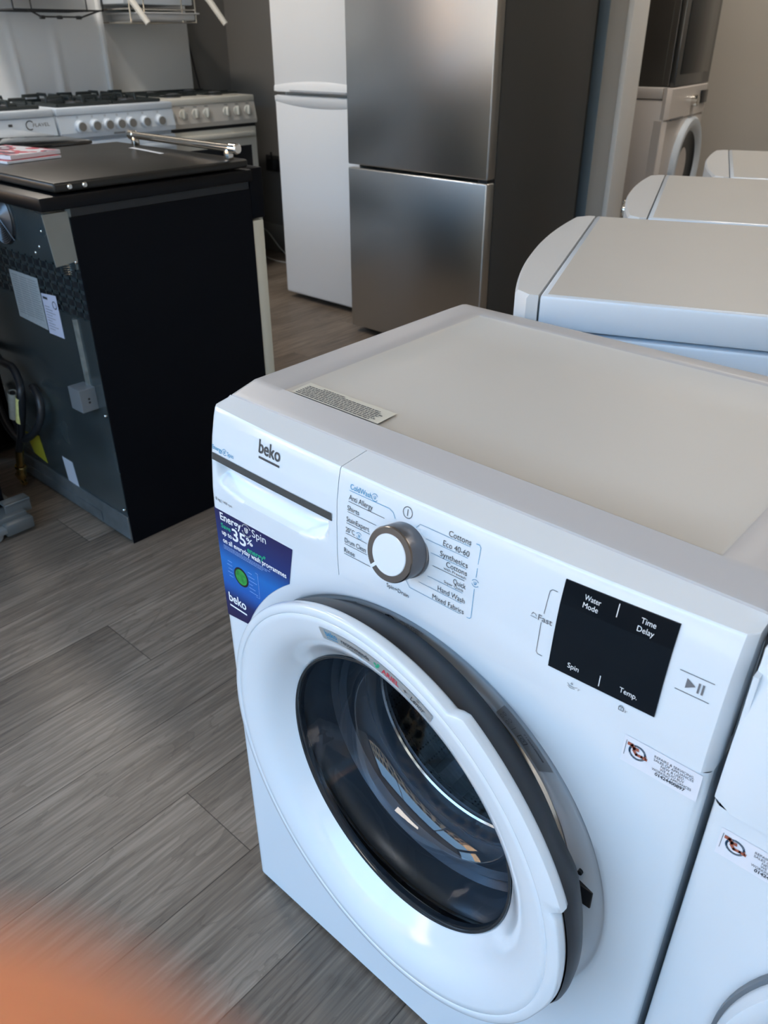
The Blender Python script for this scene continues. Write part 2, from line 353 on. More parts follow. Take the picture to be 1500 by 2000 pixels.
# shop front with its window
b = bmesh.new(); box(b, XL, XR, YW - .1, YW, 0, 0.25); box(b, XL, XR, YW - .1, YW, 2.7, ZC); box(b, XL, -3.5, YW - .1, YW, .25, 2.7); box(b, 2.9, XR, YW - .1, YW, .25, 2.7)
struct(obj('wall_front', b, WALLC, smooth=None))
wf = bmesh.new()
for x in (-3.47, -1.35, 0.75, 2.87): box(wf, x - .03, x + .03, YW - .08, YW - .02, .25, 2.7, .004)
for z in (.27, 2.68): box(wf, -3.5, 2.9, YW - .08, YW - .02, z - .03, z + .03, .004)
wfo = struct(obj('window_1', wf, TRIMW))
g = bmesh.new(); quad(g, [(-3.5, YW - .05, .25), (2.9, YW - .05, .25), (2.9, YW - .05, 2.7), (-3.5, YW - .05, 2.7)]); obj('pane', g, WING, wfo, smooth=None)
b = bmesh.new(); box(b, -30, 30, -40, YW - .12, -.3, -.12); struct(obj('ground_outside', b, PAVE, smooth=None))
b = bmesh.new(); box(b, -26, 22, -17, -15, -.12, 5.2)
for i in range(-12, 11):
    for z in (0.6, 3.2): box(b, i * 2.0 + .35, i * 2.0 + 1.45, -15.02, -14.98, z, z + 1.5, mi=1)
struct(obj('wall_opposite', b, [FACADE, BLKG], smooth=None))
b = bmesh.new(); box(b, -17, -15, -15, 9, -.12, 4.6); struct(obj('wall_across_street', b, FACADE, smooth=None))
b = bmesh.new(); box(b, -17, XL - .12, YW - .12, 9, -.3, -.12); struct(obj('ground_beside', b, PAVE, smooth=None))
for (x, y, e) in FILL_LAMPS:
    b = bmesh.new(); box(b, x - .6, x + .6, y - .13, y + .13, 2.85, 2.88, .006); tag(obj('added_ceiling_light', b, TRIMW), 'added white ceiling light panel above the shop floor, out of view', 'ceiling light', 'added ceiling light panels')

# ------------------------------------------------------------------ MAIN WASHING MACHINE
ZS = [.60, .692, .717, .755, .78, .803, .812, .8140, .8145, .818]
YS = [0, -.001, 0, .004, .008, .0135, .0165, .0180, .0215, .043]
GS = [0, 0, .2, .5, .75, .93, 1, 1, .97, .0]
BOW = 0.011
def ffront(x, z):
    y = interp(z, ZS, YS); g = interp(z, ZS, GS); t = (x - .3) / .3
    return y - BOW * g * (1 - t * t)
def fp(off=0.0004):
    return lambda x, z: Vector((x, ffront(x, z) + endround(x) - off, z))
def endround(x):                      # soft vertical edges
    r = 0.009; d = min(x, .6 - x)
    return 0 if d >= r else r - math.sqrt(max(0, r * r - (r - d) ** 2))

def front_panel(bm, cx, cz, Rr, x0, x1, z0, z1, seg=128, er=0.009):
    rings = []
    def outer(t, k):
        c, s = math.cos(t), math.sin(t); a = 1e9
        if c > 1e-9: a = min(a, (x1 - cx) / c)
        if c < -1e-9: a = min(a, (x0 - cx) / c)
        if s > 1e-9: a = min(a, (z1 - cz) / s)
        if s < -1e-9: a = min(a, (z0 - cz) / s)
        return a
    angs = sorted(set([2 * PI * k / seg for k in range(seg)] + [math.atan2(z - cz, x - cx) % (2 * PI) for x in (x0, x1, x0 + er * .1, x1 - er * .1, x0 + er * .3, x1 - er * .3, x0 + er * .6, x1 - er * .6, x0 + er, x1 - er) for z in (z0, z1)]))
    def y_of(x):
        d = min(x - x0, x1 - x); return 0 if d >= er else er - math.sqrt(max(0, er * er - (er - d) ** 2))
    for q in (1.0, .99, .98, .97, .955, .94, .9, .8, .6, .4, .2, .08):
        ring = []
        for t in angs:
            ro = outer(t, 0); r = Rr + (ro - Rr) * q
            x = cx + r * math.cos(t); z = cz + r * math.sin(t); ring.append(bm.verts.new((x, y_of(x), z)))
        rings.append(ring)
    for (r, y) in [(Rr, 0.0004), (Rr - .0015, .0014), (Rr - .003, .0030), (Rr - .006, .0050), (Rr - .013, .0070), (Rr - .022, .0090), (Rr - .033, .0115), (Rr - .044, .0150), (Rr - .050, .022), (Rr - .052, .050)]:
        rings.append([bm.verts.new((cx + r * math.cos(t), y, cz + r * math.sin(t))) for t in angs])
    n = len(angs)
    for a, b in zip(rings, rings[1:]):
        for k in range(n): bm.faces.new((a[k], a[(k + 1) % n], b[(k + 1) % n], b[k]))

MW = empty('washing_machine')
tag(MW, 'white front-loading washing machine with blue energy sticker, round dial and door ajar, in the foreground', 'washing machine')
CX, CZ = .301, .433
b = bmesh.new(); front_panel(b, CX, CZ, .250, 0, .6, .008, .692)

for xa in (0, .596): box(b, xa, xa + .004, .0095, .478, .008, .692); box(b, xa, xa + .004, .046, .478, .692, .80)
box(b, 0, .6, .474, .478, .008, .80); box(b, .004, .596, .0125, .474, .008, .012)
obj('cabinet', b, WHITE, MW, smooth=30)
for x in (.05, .55):
    for y in (.06, .42):
        b = bmesh.new(); cyl(b, (x, y, 0), .018, 0, .009, 'Z', 16); obj('foot', b, BLKP, MW)
# worktop
b = bmesh.new()
NX = 40
prof_top = [(.037, .8222), (.060, .8285), (.073, .830)]
def topf(u, v):
    x = u * .6; y = v; return x, y
def top_z(x, y):
    z = interp(y, [.0432, .0440, .0455, .078, .44, .474, .4805], [.8182, .8198, .8204, .828, .830, .8295, .826])
    d = min(x, .6 - x); z -= .003 * max(0, 1 - d / .006) ** 2
    inx = min(x - .05, .55 - x); iny = min(y - .078, .446 - y); e = min(inx, iny)
    z -= .0032 * min(1, max(0, e / .006)); return z
xs = [0, .003, .007, .012, .03, .050, .0525, .056, .1, .2, .3, .4, .5, .544, .5475, .55, .57, .588, .593, .597, .6]
ys = [.0432, .0440, .0455, .050, .056, .064, .072, .078, .0805, .084, .15, .25, .35, .44, .4435, .446, .455, .47, .476, .4805]
gv = [[b.verts.new((x, y, top_z(x, y))) for y in ys] for x in xs]
for i in range(len(xs) - 1):
    for j in range(len(ys) - 1):
        xm = (xs[i] + xs[i + 1]) / 2; ym = (ys[j] + ys[j + 1]) / 2
        f = b.faces.new((gv[i][j], gv[i + 1][j], gv[i + 1][j + 1], gv[i][j + 1])); f.material_index = 1 if (.052 < xm < .548 and .080 < ym < .444) else 0
# skirt of the worktop
bd = [gv[0][j] for j in range(len(ys) - 1, -1, -1)] + [gv[i][0] for i in range(1, len(xs))] + [gv[-1][j] for j in range(1, len(ys))] + [gv[i][-1] for i in range(len(xs) - 2, 0, -1)]
lw = [b.verts.new((v.co.x, v.co.y, .795)) for v in bd]
for k in range(len(bd)): b.faces.new((bd[k], bd[(k + 1) % len(bd)], lw[(k + 1) % len(bd)], lw[k]))
wt = obj('worktop', b, [FRAME_TOP, WARM_TINT_TOP], MW, smooth=30)
# warning label on top
lf = lambda u, v: Vector((u, v, .8274)); lf2 = lambda u, v: Vector((u, v, .8277))
b = bmesh.new(); quad(b, [(.062, .081, .8274), (.192, .081, .8274), (.190, .113, .8274), (.055 + .004, .113, .8274)])
for k in range(8):
    yv = .1085 - k * .0034; x = .066 + (.02 if k == 0 else 0); end = (.12 if k == 0 else .184 - random.random() * .012)
    while x < end:
        wl = .002 + random.random() * .006; rect(b, x, min(end, x + wl), yv - .0016, yv, lf2, 1); x += wl + .0009
obj('warning_label', b, [PAPERC, INK], wt, smooth=None)

# control panel (right of the drawer) and drawer front
def zsamples(n1=14): return [.692, .697, .705, .717, .73, .745, .755, .768, .78, .792, .803, .8085, .8115, .8125, .8133, .8140, .8145, .8147, .816, .8179]
def fascia(bm, x0, x1, scoop=None, nx=40, thick=.02):
    zs = zsamples() if not scoop else [.692 + (.812 - .692) * k / 44 for k in range(45)] + [.8133, .8140, .8145, .8147, .816, .8179]
    cols = []
    for i in range(nx + 1):
        x = x0 + (x1 - x0) * i / nx; col = []
        for z in zs:
            y = ffront(x, z) + endround(x)
            if z > .8145: y = max(y, ffront(x, z))
            if scoop: y += scoop(x, z)
            col.append(bm.verts.new((x, min(y, .0430), z)))
        col.append(bm.verts.new((x, .043, .818))); col.append(bm.verts.new((x, .043, .798))); col.insert(0, bm.verts.new((x, ffront(x, .692) + endround(x) + thick, .692)))
        cols.append(col)
    for a, c in zip(cols, cols[1:]):
        for j in range(len(a) - 1): bm.faces.new((a[j], c[j], c[j + 1], a[j + 1]))
    for c in (cols[0], cols[-1]):
        bm.faces.new(c)
def scoopf(x, z):
    # hollow under the grey strip
    cx, hw = .107, .094
    u = abs(x - cx) / hw
    if u >= 1 or z > .7545 or z < .716: return 0
    zb = .7235 + .012 * max(0, (u - .45) / .55) ** 2
    if z < zb - .004: return 0
    t = (z - (zb - .004)) / (.7545 - (zb - .004))
    e = min(1, (1 - u) / .12)
    return .013 * min(1, t * 1.9) ** .8 * (e * e * (3 - 2 * e))
b = bmesh.new(); fascia(b, 0.0, .2118, scoopf, 110); dr = obj('detergent_drawer', b, WHITE, MW, smooth=42)
b = bmesh.new(); fascia(b, .2128, .6, None, 60); cp = obj('control_panel', b, WHITE, MW, smooth=40)
b = bmesh.new(); box(b, .002, .598, .0425, .05, .70, .8178); obj('panel_backing', b, BLKP, MW, smooth=None)
# grey strip on drawer
b = bmesh.new(); f1 = fp(.0012)
n = 16
for k in range(n):
    a = .008 + (.2055 - .008) * k / n; c = .008 + (.2055 - .008) * (k + 1) / n
    quad(b, [f1(a, .7548), f1(c, .7548), f1(c, .7632), f1(a, .7632)]); quad(b, [f1(a, .7548), f1(c, .7548), f1(c, .7548) + Vector((0, .004, 0)), f1(a, .7548) + Vector((0, .004, 0))])
obj('handle_strip', b, STRIPG, dr, smooth=None)
# drawer print
b = bmesh.new(); P = fp(.0006)
text(b, 'beko', .0905, .7900, .0205, P, w=.0355, bold=.018)
rect(b, .0915, .1255, .7838, .7862, P)
text(b, 'Energy', .0075, .7672, .0072, P, w=.019, mi=1, bold=.01); cswirl(b, .0305, .7695, .0036, P, 1, .0006); text(b, 'Spin', .0355, .7672, .0072, P, w=.0115, mi=1)
text(b, '1 - 8 kg', .004, .7045, .0055, P, w=.0155); text(b, '|', .0215, .7045, .0055, P); text(b, '1400 rpm', .0245, .7045, .005, P, w=.0165)
obj('drawer_lettering', b, [INK, INKB], dr, smooth=None)
# panel print
b = bmesh.new()
LT = [('ColdWash', .798, .028, 1), ('Anti Allergy', .787, .031, 0), ('Shirts', .7755, .0155, 0), ('StainExpert', .763, .030, 0), ('20°C', .751, .012, 0), ('Drum Clean', .738, .0285, 0), ('Rinse', .7262, .0145, 0)]
LX = [.2285, .2280, .2270, .2260, .2250, .2235, .2225]
for (s, z, wd, mi), x in zip(LT, LX): text(b, s, x, z, .0078, P, w=wd, mi=mi, bold=.006 if mi else 0)
LL = [(.228, .7962, .279, .7965), (.228, .785, .2745, .785), (.2275, .7738, .265, .7738), (.226, .761, .257, .761), (.225, .749, .2535, .749), (.2235, .7362, .2535, .7362), (.2225, .7245, .2595, .7245)]
for i, (x0, z0, x1, z1) in enumerate(LL): stroke(b, [(x0, z0), (x1, z1)], .0005, P, 1 if i == 0 else 0)
stroke(b, [(.279, .7965), (.284, .7945), (.287, .7895)], .0005, P, 1)
RT = [('Cottons', .7962, .0235), ('Eco 40-60', .7852, .028), ('Synthetics', .7742, .030), ('Cottons', .7662, .0225), ('Quick', .7525, .0135), ('Hand Wash', .7372, .030), ('Mixed Fabrics', .7255, .0355)]
for s, z, wd in RT: text(b, s, .371, z, .0078, P, w=wd, align='R')
text(b, 'with Prewash', .3705, .7624, .0040, P, w=.0245, align='R'); text(b, 'Super Quick', .369, .7487, .0040, P, w=.0215, align='R')
RL = [[(.312, .7905), (.316, .795), (.3705, .795)], [(.324, .784), (.370, .784)], [(.331, .7728), (.3698, .7728)], [(.334, .7606), (.369, .7606)], [(.329, .7472), (.368, .7472)], [(.319, .736), (.3675, .736)], [(.3035, .731), (.308, .7245), (.367, .7243)]]
for i, l in enumerate(RL): stroke(b, l, .0005, P, 0 if i in (3,) else 2)
stroke(b, [(.376, .8), (.3795, .8), (.381, .798), (.3805, .7695)], .0005, P, 1); stroke(b, [(.380, .7572), (.379, .7262), (.3775, .7245), (.3745, .7245)], .0005, P, 1)
for (u, v) in ((.3803, .7634), (.2603, .8005), (.2432, .7532)): cswirl(b, u, v, .0036, P, 1, .0005)
text(b, 'Spin+Drain', .2795, .7115, .0070, P, w=.0275)
stroke(b, circ(.3005, .8005, .0053, 28), .0006, P); stroke(b, [(.3005, .7975), (.3005, .8035)], .0007, P)
# fast bracket, play, small symbols
stroke(b, [(.456, .7895), (.4515, .7895), (.4495, .7875), (.4480, .7655)], .0005, P); stroke(b, [(.4468, .7565), (.4462, .7265), (.4478, .7245), (.452, .7245)], .0005, P)
text(b, 'Fast', .4435, .7575, .0078, P, w=.0130, mi=3, bold=.008)
stroke(b, circ(.4395, .7597, .0022, 12, 0, PI), .0004, P); stroke(b, [(.4365, .7582), (.4425, .7582)], .0004, P); stroke(b, [(.4375, .7605), (.4385, .7625)], .0004, P)
stroke(b, [(.560, .771), (.585, .771)], .0005, P); stroke(b, [(.560, .7545), (.585, .7545)], .0005, P)
b.faces.new([b.verts.new(P(*q)) for q in ((.5665, .7583), (.5735, .7625), (.5665, .7667))]).material_index = 3
rect(b, .5750, .5765, .7583, .7667, P, 3); rect(b, .5780, .5795, .7583, .7667, P, 3)
stroke(b, circ(.482, .7125, .0008, 8), .0004, P); stroke(b, [(.478, .7115), (.480, .7095), (.4845, .7095), (.487, .711)], .0004, P); stroke(b, [(.4785, .7090), (.4805, .7075), (.485, .708)], .0004, P)
stroke(b, [(.5235, .7115), (.5275, .7115), (.5275, .7150), (.5235, .7150)], .0005, P, close=True); stroke(b, circ(.5255, .7150, .0014, 10, 0, PI), .0004, P); stroke(b, [(.5255, .7125), (.5255, .7140)], .0004, P)
text(b, '3"', .5285, .7115, .003, P); text(b, '3"', .4875, .7085, .003, P)
obj('panel_lettering', b, [INK, INKB, mat('pale_blue_print', (.16, .30, .42), .5), mat('mid_grey_print', (.16, .16, .17), .5)], cp, smooth=None)
# display
b = bmesh.new(); fD = fp(.0012); fD0 = fp(-.002)
dq = [(.4590, .7190), (.5515, .7215), (.5515, .8045), (.4605, .8030)]
N = 8
def dpt(f, u, v):
    a = Vector(dq[0]).lerp(Vector(dq[1]), u); c = Vector(dq[3]).lerp(Vector(dq[2]), u); p = a.lerp(c, v); return f(p.x, p.y)
grid(b, lambda u, v: dpt(fD, u, v), N, N)
for (ua, va, ub, vb) in ((0, 0, 1, 0), (1, 0, 1, 1), (1, 1, 0, 1), (0, 1, 0, 0)):
    for k in range(N):
        p = lambda f, t: dpt(f, ua + (ub - ua) * t, va + (vb - va) * t)
        quad(b, [p(fD, k / N), p(fD, (k + 1) / N), p(fD0, (k + 1) / N), p(fD0, k / N)])
dsp = obj('display', b, BLKG, cp, smooth=None)
b = bmesh.new(); PD = fp(.0016)
text(b, 'Water', .4855, .7935, .0066, PD, w=.0135, align='C'); text(b, 'Mode', .4850, .7868, .0066, PD, w=.0125, align='C')
text(b, 'Time', .5300, .7940, .0066, PD, w=.0115, align='C'); text(b, 'Delay', .5295, .7868, .0066, PD, w=.0130, align='C')
text(b, 'Spin', .4810, .7275, .0070, PD, w=.0100, align='C'); text(b, 'Temp.', .5285, .7290, .0070, PD, w=.0145, align='C')
stroke(b, [(.506, .7905), (.506, .8015)], .0007, PD); stroke(b, [(.5045, .7245), (.5045, .7345)], .0007, PD)
obj('display_lettering', b, INKW, dsp, smooth=None)
# selector knob
kx, kz, tl = .302, .764, .22
ko = (kx, ffront(kx, kz) - .0002, kz)
b = bmesh.new(); g = lathe(b, [(.0272, 0.001), (.0272, -.0022), (.0262, -.0026), (.0265, -.0225), (.0255, -.0240), (.0197, -.0240), (.0197, -.0215)], (0, 0, 0), 'Y', 72)
for fc in b.faces:
    c = fc.calc_center_median(); fc.material_index = 1 if c.y < -.0232 else 0
kn = obj('selector_knob', b, [GREYM, BRONZE], cp, smooth=35, loc=ko, rot=(-tl, 0, 0))
b = bmesh.new(); g = lathe(b, [(.0196, -.0205), (.0196, -.0240), (.0190, -.0246), (.012, -.0249), (.004, -.0250)], (0, 0, 0), 'Y', 60); cap(b, g[-1])
a = math.radians(226); d = Vector((math.cos(a), 0, math.sin(a))); t_ = Vector((-d.z, 0, d.x)) * .0016
pp = [d * .0194 + t_, d * .0194 - t_, d * .0268 - t_, d * .0268 + t_]
lo_ = [b.verts.new(p + Vector((0, -.020, 0))) for p in pp]; hi_ = [b.verts.new(p + Vector((0, -.0245, 0))) for p in pp]
b.faces.new(hi_); [b.faces.new((lo_[k], lo_[(k + 1) % 4], hi_[(k + 1) % 4], hi_[k])) for k in range(4)]
obj('knob_cap', b, WHITE, kn, smooth=35)

# blue energy sticker (follows the porthole recess)
b = bmesh.new(); PS = lambda x, z: Vector((x, -.0006, z))
out = [(.0050, .533), (.0045, .6925), (.141, .6925), (.132, .645)]
for k in range(10):
    t = k / 9; ang = math.radians(129.9 + (157.5 - 129.9) * t); rr_ = .2625 + .009 * t; out.append((.3 + rr_ * math.cos(ang), .44 + rr_ * math.sin(ang)))
out.append((.045, .538))
vsb = [b.verts.new(PS(*p)) for p in out]; f = b.faces.new(vsb)
es = obj('energy_sticker', b, BLUEST, MW, smooth=None)
b = bmesh.new(); PT = lambda x, z: Vector((x, -.0009, z))
text(b, 'Energy', .0145, .6790, .0145, PT, w=.0385, bold=.019); cswirl(b, .0625, .6825, .0078, PT, 0, .0014); text(b, 'Spin', .0725, .6790, .0145, PT, w=.0240)
text(b, 'Save', .0145, .6680, .0092, PT, w=.0175, mi=1, bold=.019); text(b, 'up to', .0145, .6585, .0092, PT, w=.0185, bold=.019)
text(b, '35', .0345, .6585, .0235, PT, w=.0250, bold=.019); text(b, '%', .0605, .6645, .0125, PT, w=.0115, bold=.019); text(b, 'energy*', .0605, .6530, .0105, PT, w=.0330, mi=1, bold=.019)
text(b, 'on all everyday wash programmes', .0145, .6470, .0098, PT, w=.1130, bold=.019)
for k in range(3):
    x = .0145
    while x < .098 - k * .006: wl = .001 + random.random() * .003; rect(b, x, x + wl, .6425 - k * .0022, .6432 - k * .0022, PT, 2); x += wl + .0006
for k in range(6): rect(b, .0565, .064 + .004 * (k % 3), .622 - k * .0055, .6226 - k * .0055, PT, 2); rect(b, .019 - .002 * (k % 2), .027, .622 - k * .0055, .6226 - k * .0055, PT, 2) if k < 5 else None
stroke(b, [(.071, .628), (.075, .628), (.075, .592), (.068, .592)], .0004, PT, 2)
text(b, 'beko', .0120, .5590, .0190, PT, w=.0335, bold=.019); rect(b, .0125, .0455, .5510, .5535, PT)
obj('sticker_lettering', b, [INKW, INKG, mat('pale_blue_small_print', (.35, .50, .80), .5)], es, smooth=None)
b = bmesh.new(); disc(b, .0425, .6080, .0135, lambda x, z: Vector((x, -.0008, z)), 0); disc(b, .0425, .6080, .0108, lambda x, z: Vector((x, -.00095, z)), 1)
obj('dial_picture', b, [BLKP, GREENC], es, smooth=None)

# retailer sticker builder
def retailer_sticker(parent, x0, z1, name='repair_sticker', wd=.0635, ht=.0285, y=-.0005, tilt=.0, rot=0):
    o = empty_mesh = None
    b = bmesh.new(); T = lambda u, v: Vector((x0 + u, y, z1 - ht + v + tilt * u)); T2 = lambda u, v: T(u, v) + Vector((0, -.0003, 0))
    rect(b, 0, wd, 0, ht, T)
    s = obj(name, b, mat('sticker_white', (.78, .79, .84), .35), parent, smooth=None)
    b = bmesh.new()
    stroke(b, [(.0020, .008), (.0024, .024)], .0004, T2, 0)
    stroke(b, circ(.0125, .0160, .0066, 26), .0017, T2, 1)
    stroke(b, circ(.0125, .0160, .0066, 40, .5, 2.6), .0004, lambda u, v: T2(u, v) + Vector((0, -.0001, 0)), 3)
    stroke(b, circ(.0125, .0160, .0066, 40, 3.6, 5.8), .0004, lambda u, v: T2(u, v) + Vector((0, -.0001, 0)), 3)
    T3 = lambda u, v: T2(u, v) + Vector((0, -.0002, 0))
    stroke(b, [(.0045, .0215), (.0075, .0215), (.0095, .0190), (.0125, .0195)], .0032, T3, 2)
    stroke(b, [(.0095, .0170), (.0120, .0140), (.0165, .0145), (.0205, .0142)], .0026, T3, 2)
    stroke(b, [(.0195, .0170), (.0200, .0140)], .0010, T3, 2)
    for (i, (t, wv)) in enumerate([('REPAIRS & SERVICING.', .0320), ('SALES OF APPLIANCES', .0320), ('NEW & USED.', .0190), ('WE ALSO BUY', .0195), ('WORKING APPLIANCES', .0320)]):
        text(b, t, .0420, .0212 - i * .0033, .0036, T2, w=wv, align='C')
    text(b, '01424400897', .0415, .0040, .0046, T2, w=.0245, align='C', bold=.03)
    obj('sticker_lettering', b, [INK, mat('badge_blue', (.06, .16, .28), .5), mat('badge_rust', (.36, .10, .06), .5), INKW], s, smooth=None)
    return s
retailer_sticker(MW, .5325, .6900)

# door frame dish parts: metal ring, gasket, drum, lock
b = bmesh.new(); lathe(b, [(.1995, .026), (.2015, .019), (.1985, .0155), (.194, .019), (.194, .030)], (CX, 0, CZ), 'Y', 96); obj('clamp_ring', b, CHROME, MW)
b = bmesh.new(); lathe(b, [(.1945, .028), (.191, .022), (.186, .028), (.180, .050), (.182, .066), (.176, .074), (.168, .068), (.163, .076), (.166, .095), (.160, .108), (.152, .104), (.148, .112), (.150, .135), (.160, .140)], (CX, 0, CZ), 'Y', 96)
gk = obj('door_gasket', b, RUBBER, MW)
b = bmesh.new(); lathe(b, [(.154, .136), (.150, .130), (.147, .134), (.149, .142), (.160, .150), (.215, .165), (.235, .185), (.235, .40), (.215, .425), (.10, .43), (.02, .428)], (CX, 0, CZ), 'Y', 96)
DR = obj('drum', b, STEEL, MW)
b = bmesh.new(); lathe(b, [(.1500, .1265), (.1475, .1285), (.1450, .1265), (.1475, .1245)], (CX, 0, CZ), 'Y', 96, closed=True); obj('drum_rim', b, CHROME, DR)
def perforated():
    m = bpy.data.materials.new('perforated_steel'); m.use_nodes = True; n = m.node_tree; p = n.nodes['Principled BSDF']; p.inputs['Metallic'].default_value = 1; p.inputs['Roughness'].default_value = .50
    t = n.nodes.new('ShaderNodeTexCoord'); v = n.nodes.new('ShaderNodeTexVoronoi'); v.inputs['Scale'].default_value = 170; v.inputs['Randomness'].default_value = .15; n.links.new(t.outputs['Object'], v.inputs['Vector'])
    c = n.nodes.new('ShaderNodeValToRGB'); n.links.new(v.outputs['Distance'], c.inputs[0]); c.color_ramp.elements[0].position = .22; c.color_ramp.elements[0].color = (.01, .01, .012, 1); c.color_ramp.elements[1].position = .30; c.color_ramp.elements[1].color = (.13, .135, .14, 1)
    n.links.new(c.outputs[0], p.inputs['Base Color']); return m
DR.data.materials[0] = perforated()
b = bmesh.new()
for k in range(3):
    a = math.radians(250 + 120 * k); u = Vector((math.cos(a), 0, math.sin(a))); s_ = Vector((-u.z, 0, u.x)); c0 = Vector((CX, 0, CZ))
    pr = [(-.03, .236), (-.012, .185), (0, .178), (.012, .185), (.03, .236)]
    A_ = [b.verts.new(c0 + u * r + s_ * w_ + Vector((0, .17, 0))) for w_, r in pr]; B_ = [b.verts.new(c0 + u * r + s_ * w_ + Vector((0, .42, 0))) for w_, r in pr]
    for j in range(4): b.faces.new((A_[j], A_[j + 1], B_[j + 1], B_[j]))
    b.faces.new(A_)
obj('lifter', b, mat('lifter_plastic', (.30, .33, .36), .35), DR)
b = bmesh.new(); box(b, .5095, .5315, .0068, .012, .449, .473, .001)
obj('door_lock', b, BLKP, MW, smooth=None)
b = bmesh.new(); cyl(b, (.5150, 0, .488), .0026, .0070, .012, 'Y', 14); obj('lock_screw_hole', b, BLKP, MW)
# grey rating labels seen in the recess (QR code left out)
def dishY(r):
    return interp(.250 - r, [0, .0015, .003, .006, .013, .022, .033, .044], [.0004, .0014, .0030, .0050, .0070, .0090, .0115, .0150])
def dish(a_deg, r, off=.0008):
    a = math.radians(a_deg); return Vector((CX + r * math.cos(a), dishY(r) - off, CZ + r * math.sin(a)))
def dishlabel(a0, a1, r0, r1, m=SILVER, name='rating_label'):
    b = bmesh.new(); grid(b, lambda u, v: dish(a0 + (a1 - a0) * u, r0 + (r1 - r0) * v), 14, 3); return obj(name, b, m, MW, smooth=None)
DL = mat('grey_film_label', (.30, .32, .34), .35)
l1 = dishlabel(60.8, 43, .213, .2365, DL)
b = bmesh.new()
fm = lambda u, v: dish(60.8 - u / .226 * 57.3, .213 + v, .0012)
text(b, '7190SN00008', .030, .0165, .0038, fm, w=.030)
for (u, v) in ((.006, .013), (.014, .013), (.006, .006), (.014, .006)): stroke(b, circ(u, v, .0022, 6), .0004, fm)
stroke(b, [(.022, .003), (.022, .013)], .0004, fm); stroke(b, [(.030, .004), (.040, .004), (.040, .012), (.030, .012)], .0007, fm, close=True); stroke(b, circ(.035, .008, .0022, 10), .0005, fm)
obj('label_symbols', b, BLKP, l1, smooth=None)
l2 = dishlabel(123, 107, .224, .2415, DL)
b = bmesh.new(); fm2 = lambda u, v: dish(122.5 - u / .234 * 57.3, .224 + v, .0012)
text(b, 'beko', .006, .007, .0060, fm2, bold=.02); text(b, 'CE', .050, .004, .0070, fm2, bold=.02)
for k in range(3): rect(b, .024, .044, .004 + .003 * k, .0052 + .003 * k, fm2)
obj('label_symbols', b, BLKP, l2, smooth=None)
b = bmesh.new(); fm3 = lambda u, v: dish(97.5 - u / .234 * 57.3, .2215 + v, .0012)
stroke(b, circ(.006, .011, .0056, 22), .0016, fm3, 0); stroke(b, [(.0005, .0155), (.004, .015), (.006, .011), (.012, .009)], .0022, fm3, 0)
for i, (t, wv) in enumerate([('SALES OF APPLIANCES', .030), ('NEW & USED.', .018), ('WE ALSO BUY', .018), ('WORKING APPLIANCES', .030)]): text(b, t, .034, .0150 - i * .0032, .0034, fm3, w=wv, align='C')
text(b, '01424400897', .034, .0020, .0042, fm3, w=.024, align='C', bold=.03)
obj('recess_sticker_print', b, BLKP, MW, smooth=None)
b = bmesh.new(); pts = [dish(305, .2465, .004), ]; quad(b, [(.462, -.0006, .243), (.50, -.0006, .258), (.492, -.0006, .276), (.455, -.0006, .262)]); rs = obj('red_sticker', b, INKR, MW, smooth=None)

# the door, hinged at the left, ajar
PHI = .0787
HX, HY = .0371, -.0359
DC = .3 - HX; DZ = .452
def rim(t, r):
    a = math.degrees(t) % 360; k = 0
    if 19.5 < a < 64.5: k = min(1, (a - 19.5) / 1.6, (64.5 - a) / 2.6); k = k * k * (3 - 2 * k)
    extra = .0130 - .0030 * math.sin(max(0, min(1, (a - 20) / 44)) * PI)
    if a <= 19.5 or a > 340:
        aa = a if a < 180 else a - 360; k = max(0, min(1, (aa + 20) / 16)); k = k * k * (3 - 2 * k); extra = .004
    w_ = max(0, min(1, (r - .234) / .009))
    return 1 + k * extra * w_ / max(r, .01)
b = bmesh.new()
DPROF = [(.232, .020), (.2380, .017), (.2425, .0125), (.2440, .008), (.2440, .0035), (.2434, .0012), (.2420, .0002), (.2350, .0), (.2342, .0003), (.2336, .0011), (.2328, .0004), (.2265, .0010), (.219, .0020), (.211, .0036), (.203, .0063), (.195, .0105), (.187, .0170), (.180, .0240), (.1735, .0310), (.1690, .0352), (.1672, .0372), (.1665, .042), (.170, .046)]
lathe(b, DPROF, (DC, 0, DZ), 'Y', 240, rmod=rim)
DO = obj('door', b, WHITE, MW, smooth=50, loc=(HX, HY, 0), rot=(0, 0, -PHI))
def doorY(r):
    p = sorted(DPROF[9:21]); return interp(r, [q[0] for q in p], [q[1] for q in p])
b = bmesh.new(); 
def rim2(t, r):
    a = math.degrees(t) % 360; k = 0
    if 335 < a or a < 30:
        aa = a if a < 180 else a - 360; k = min(1, max(0, (aa + 25) / 14), max(0, (30 - aa) / 12)); k = k * k * (3 - 2 * k)
    return 1 + k * .012 / r * max(0, min(1, (r - .2) / .03))
lathe(b, [(.236, .012), (.2385, .018), (.2385, .026), (.2365, .034), (.2300, .044), (.2240, .054), (.216, .058), (.200, .054), (.182, .049), (.172, .046), (.168, .044)], (DC, 0, DZ), 'Y', 160, rmod=rim2)
obj('inner_frame', b, mat('inner_frame_black', (.016, .017, .021), .42), DO)
b = bmesh.new(); lathe(b, [(.1680, .0350), (.1672, .0340), (.1645, .0346), (.1632, .0372), (.1630, .044)], (DC, 0, DZ), 'Y', 120); obj('glass_trim', b, mat('dark_glass_edge', (.02, .024, .028), .12), DO)
